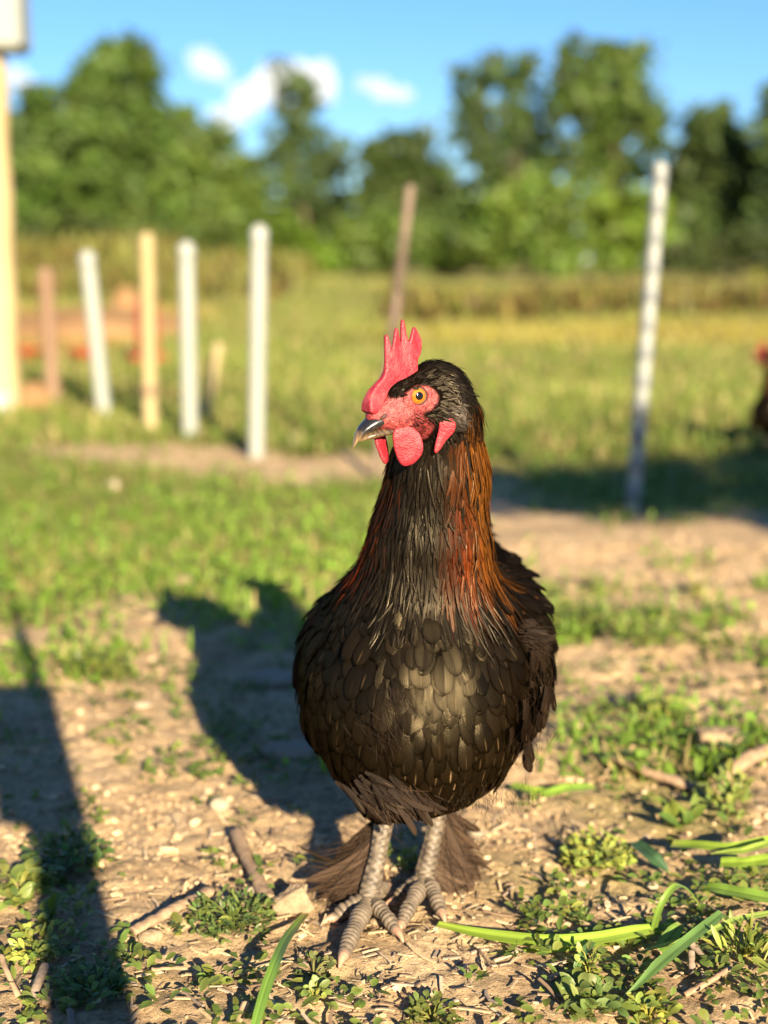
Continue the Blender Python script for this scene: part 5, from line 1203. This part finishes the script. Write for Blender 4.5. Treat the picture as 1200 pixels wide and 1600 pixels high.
m_phone = simple_mat('phone_glass', (.02, .02, .022), (.03, .03, .032), 20, .2, .0); obj('case', mesh_np('case', V, F, False), m_phone, ph)
V, F = box(.070, .0012, .150, (0, -.0048, 0), .3); obj('screen', mesh_np('screen', V, F, False), m_phone, ph)
V, F = lathe([(0, 0), (.006, 0), (.006, .002), (0, .002)], 16); V = V[:, [0, 2, 1]]+np.array([-.022, .004, .060]); obj('lens', mesh_np('lens', V, F[:, ::-1], True), m_phone, ph)
# tree limb out of the picture at right: its shade lies across the grass behind the hen
rng = np.random.default_rng(77); LO = np.array([3.6, -2.3, 0.])
limb_root = empty('shade_tree', tuple(LO), 'young tree behind the camera that shades the grass by the banded pole', 'tree')
dirv = np.array([-math.sin(SUN_AZ), math.cos(SUN_AZ), 0])/math.tan(SUN_EL)
Cc = []
for gx_, gy_, zc, r_ in [(.22, 2.80, 1.9, .15), (.45, 2.74, 1.9, .15), (.70, 2.80, 1.9, .20), (.95, 2.72, 1.85, .26), (1.25, 2.62, 1.8, .28), (1.6, 2.5, 1.8, .30), (.9, 3.05, 2.0, .14), (.35, 2.66, 1.8, .07), (.75, 2.42, 1.75, .07), (1.05, 2.32, 1.7, .09)]:
    Cc.append((np.array([gx_, gy_, 0])-dirv*zc+np.array([0, 0, zc]), r_))
Vs, Cs = [], []
for c, r_ in Cc:
    m = int(1200*r_); p = c+nrm(rng.normal(size=(m, 3)))*(rng.random((m, 1))**.5)*r_*np.array([1.2, 1.2, .75]); nn = nrm(rng.normal(size=(m, 3))); a = nrm(np.cross(nn, rng.normal(size=(m, 3)))); bb = np.cross(nn, a); s = rng.uniform(.03, .055, (m, 1))
    Vs.append(np.stack([p-a*s, p+bb*s*.6, p+a*s, p-bb*s*.6], 1)); Cs.append(np.repeat(np.array(G1)*rng.uniform(.7, 1.3, (m, 1)), 4, 0))
V = np.concatenate(Vs).reshape(-1, 3)-LO; C = np.concatenate(Cs); C = np.concatenate([C, np.ones((len(C), 1))], 1)
obj('crown', mesh_np('crown', V, np.arange(len(V)).reshape(-1, 4), False, {'col': C}), m_crown, limb_root)
k = np.linspace(0, 1, 12)[:, None]; parts = [tube(np.array([0, 0, -.1])*(1-k)+np.array([.05, .0, 2.3])*k, .05*(1-.6*k[:, 0]), 10)]
for c, r_ in Cc:
    a = np.array([.03, 0, 1.2]); e = c-LO; mid = (a+e)/2+np.array([0, 0, .15]); parts.append(tube(a*(1-k)**2+2*mid*k*(1-k)+e*k*k, .018*(1-.8*k[:, 0]), 6))
V, F = join(parts); obj('trunk', mesh_np('trunk', V, F), m_bark, limb_root)

# ------------------------------------------------------------------ second hen, cut off by the right edge
def copy_hen(src, label, loc, rz, sc):
    r_ = src.copy(); COL.objects.link(r_); r_.location = loc; r_.rotation_euler = (0, 0, rz); r_.scale = (sc, sc, sc); r_['label'] = label
    for ch in src.children:
        c = ch.copy(); COL.objects.link(c); c.parent = r_
        for g_ in ch.children:
            d_ = g_.copy(); COL.objects.link(d_); d_.parent = c
    return r_
p = ground_pt(1199, 712)
hen['group'] = 'hens'
copy_hen(hen, 'blurred young hen in the pasture cut off by the right edge', tuple(p), math.radians(-70), .62)
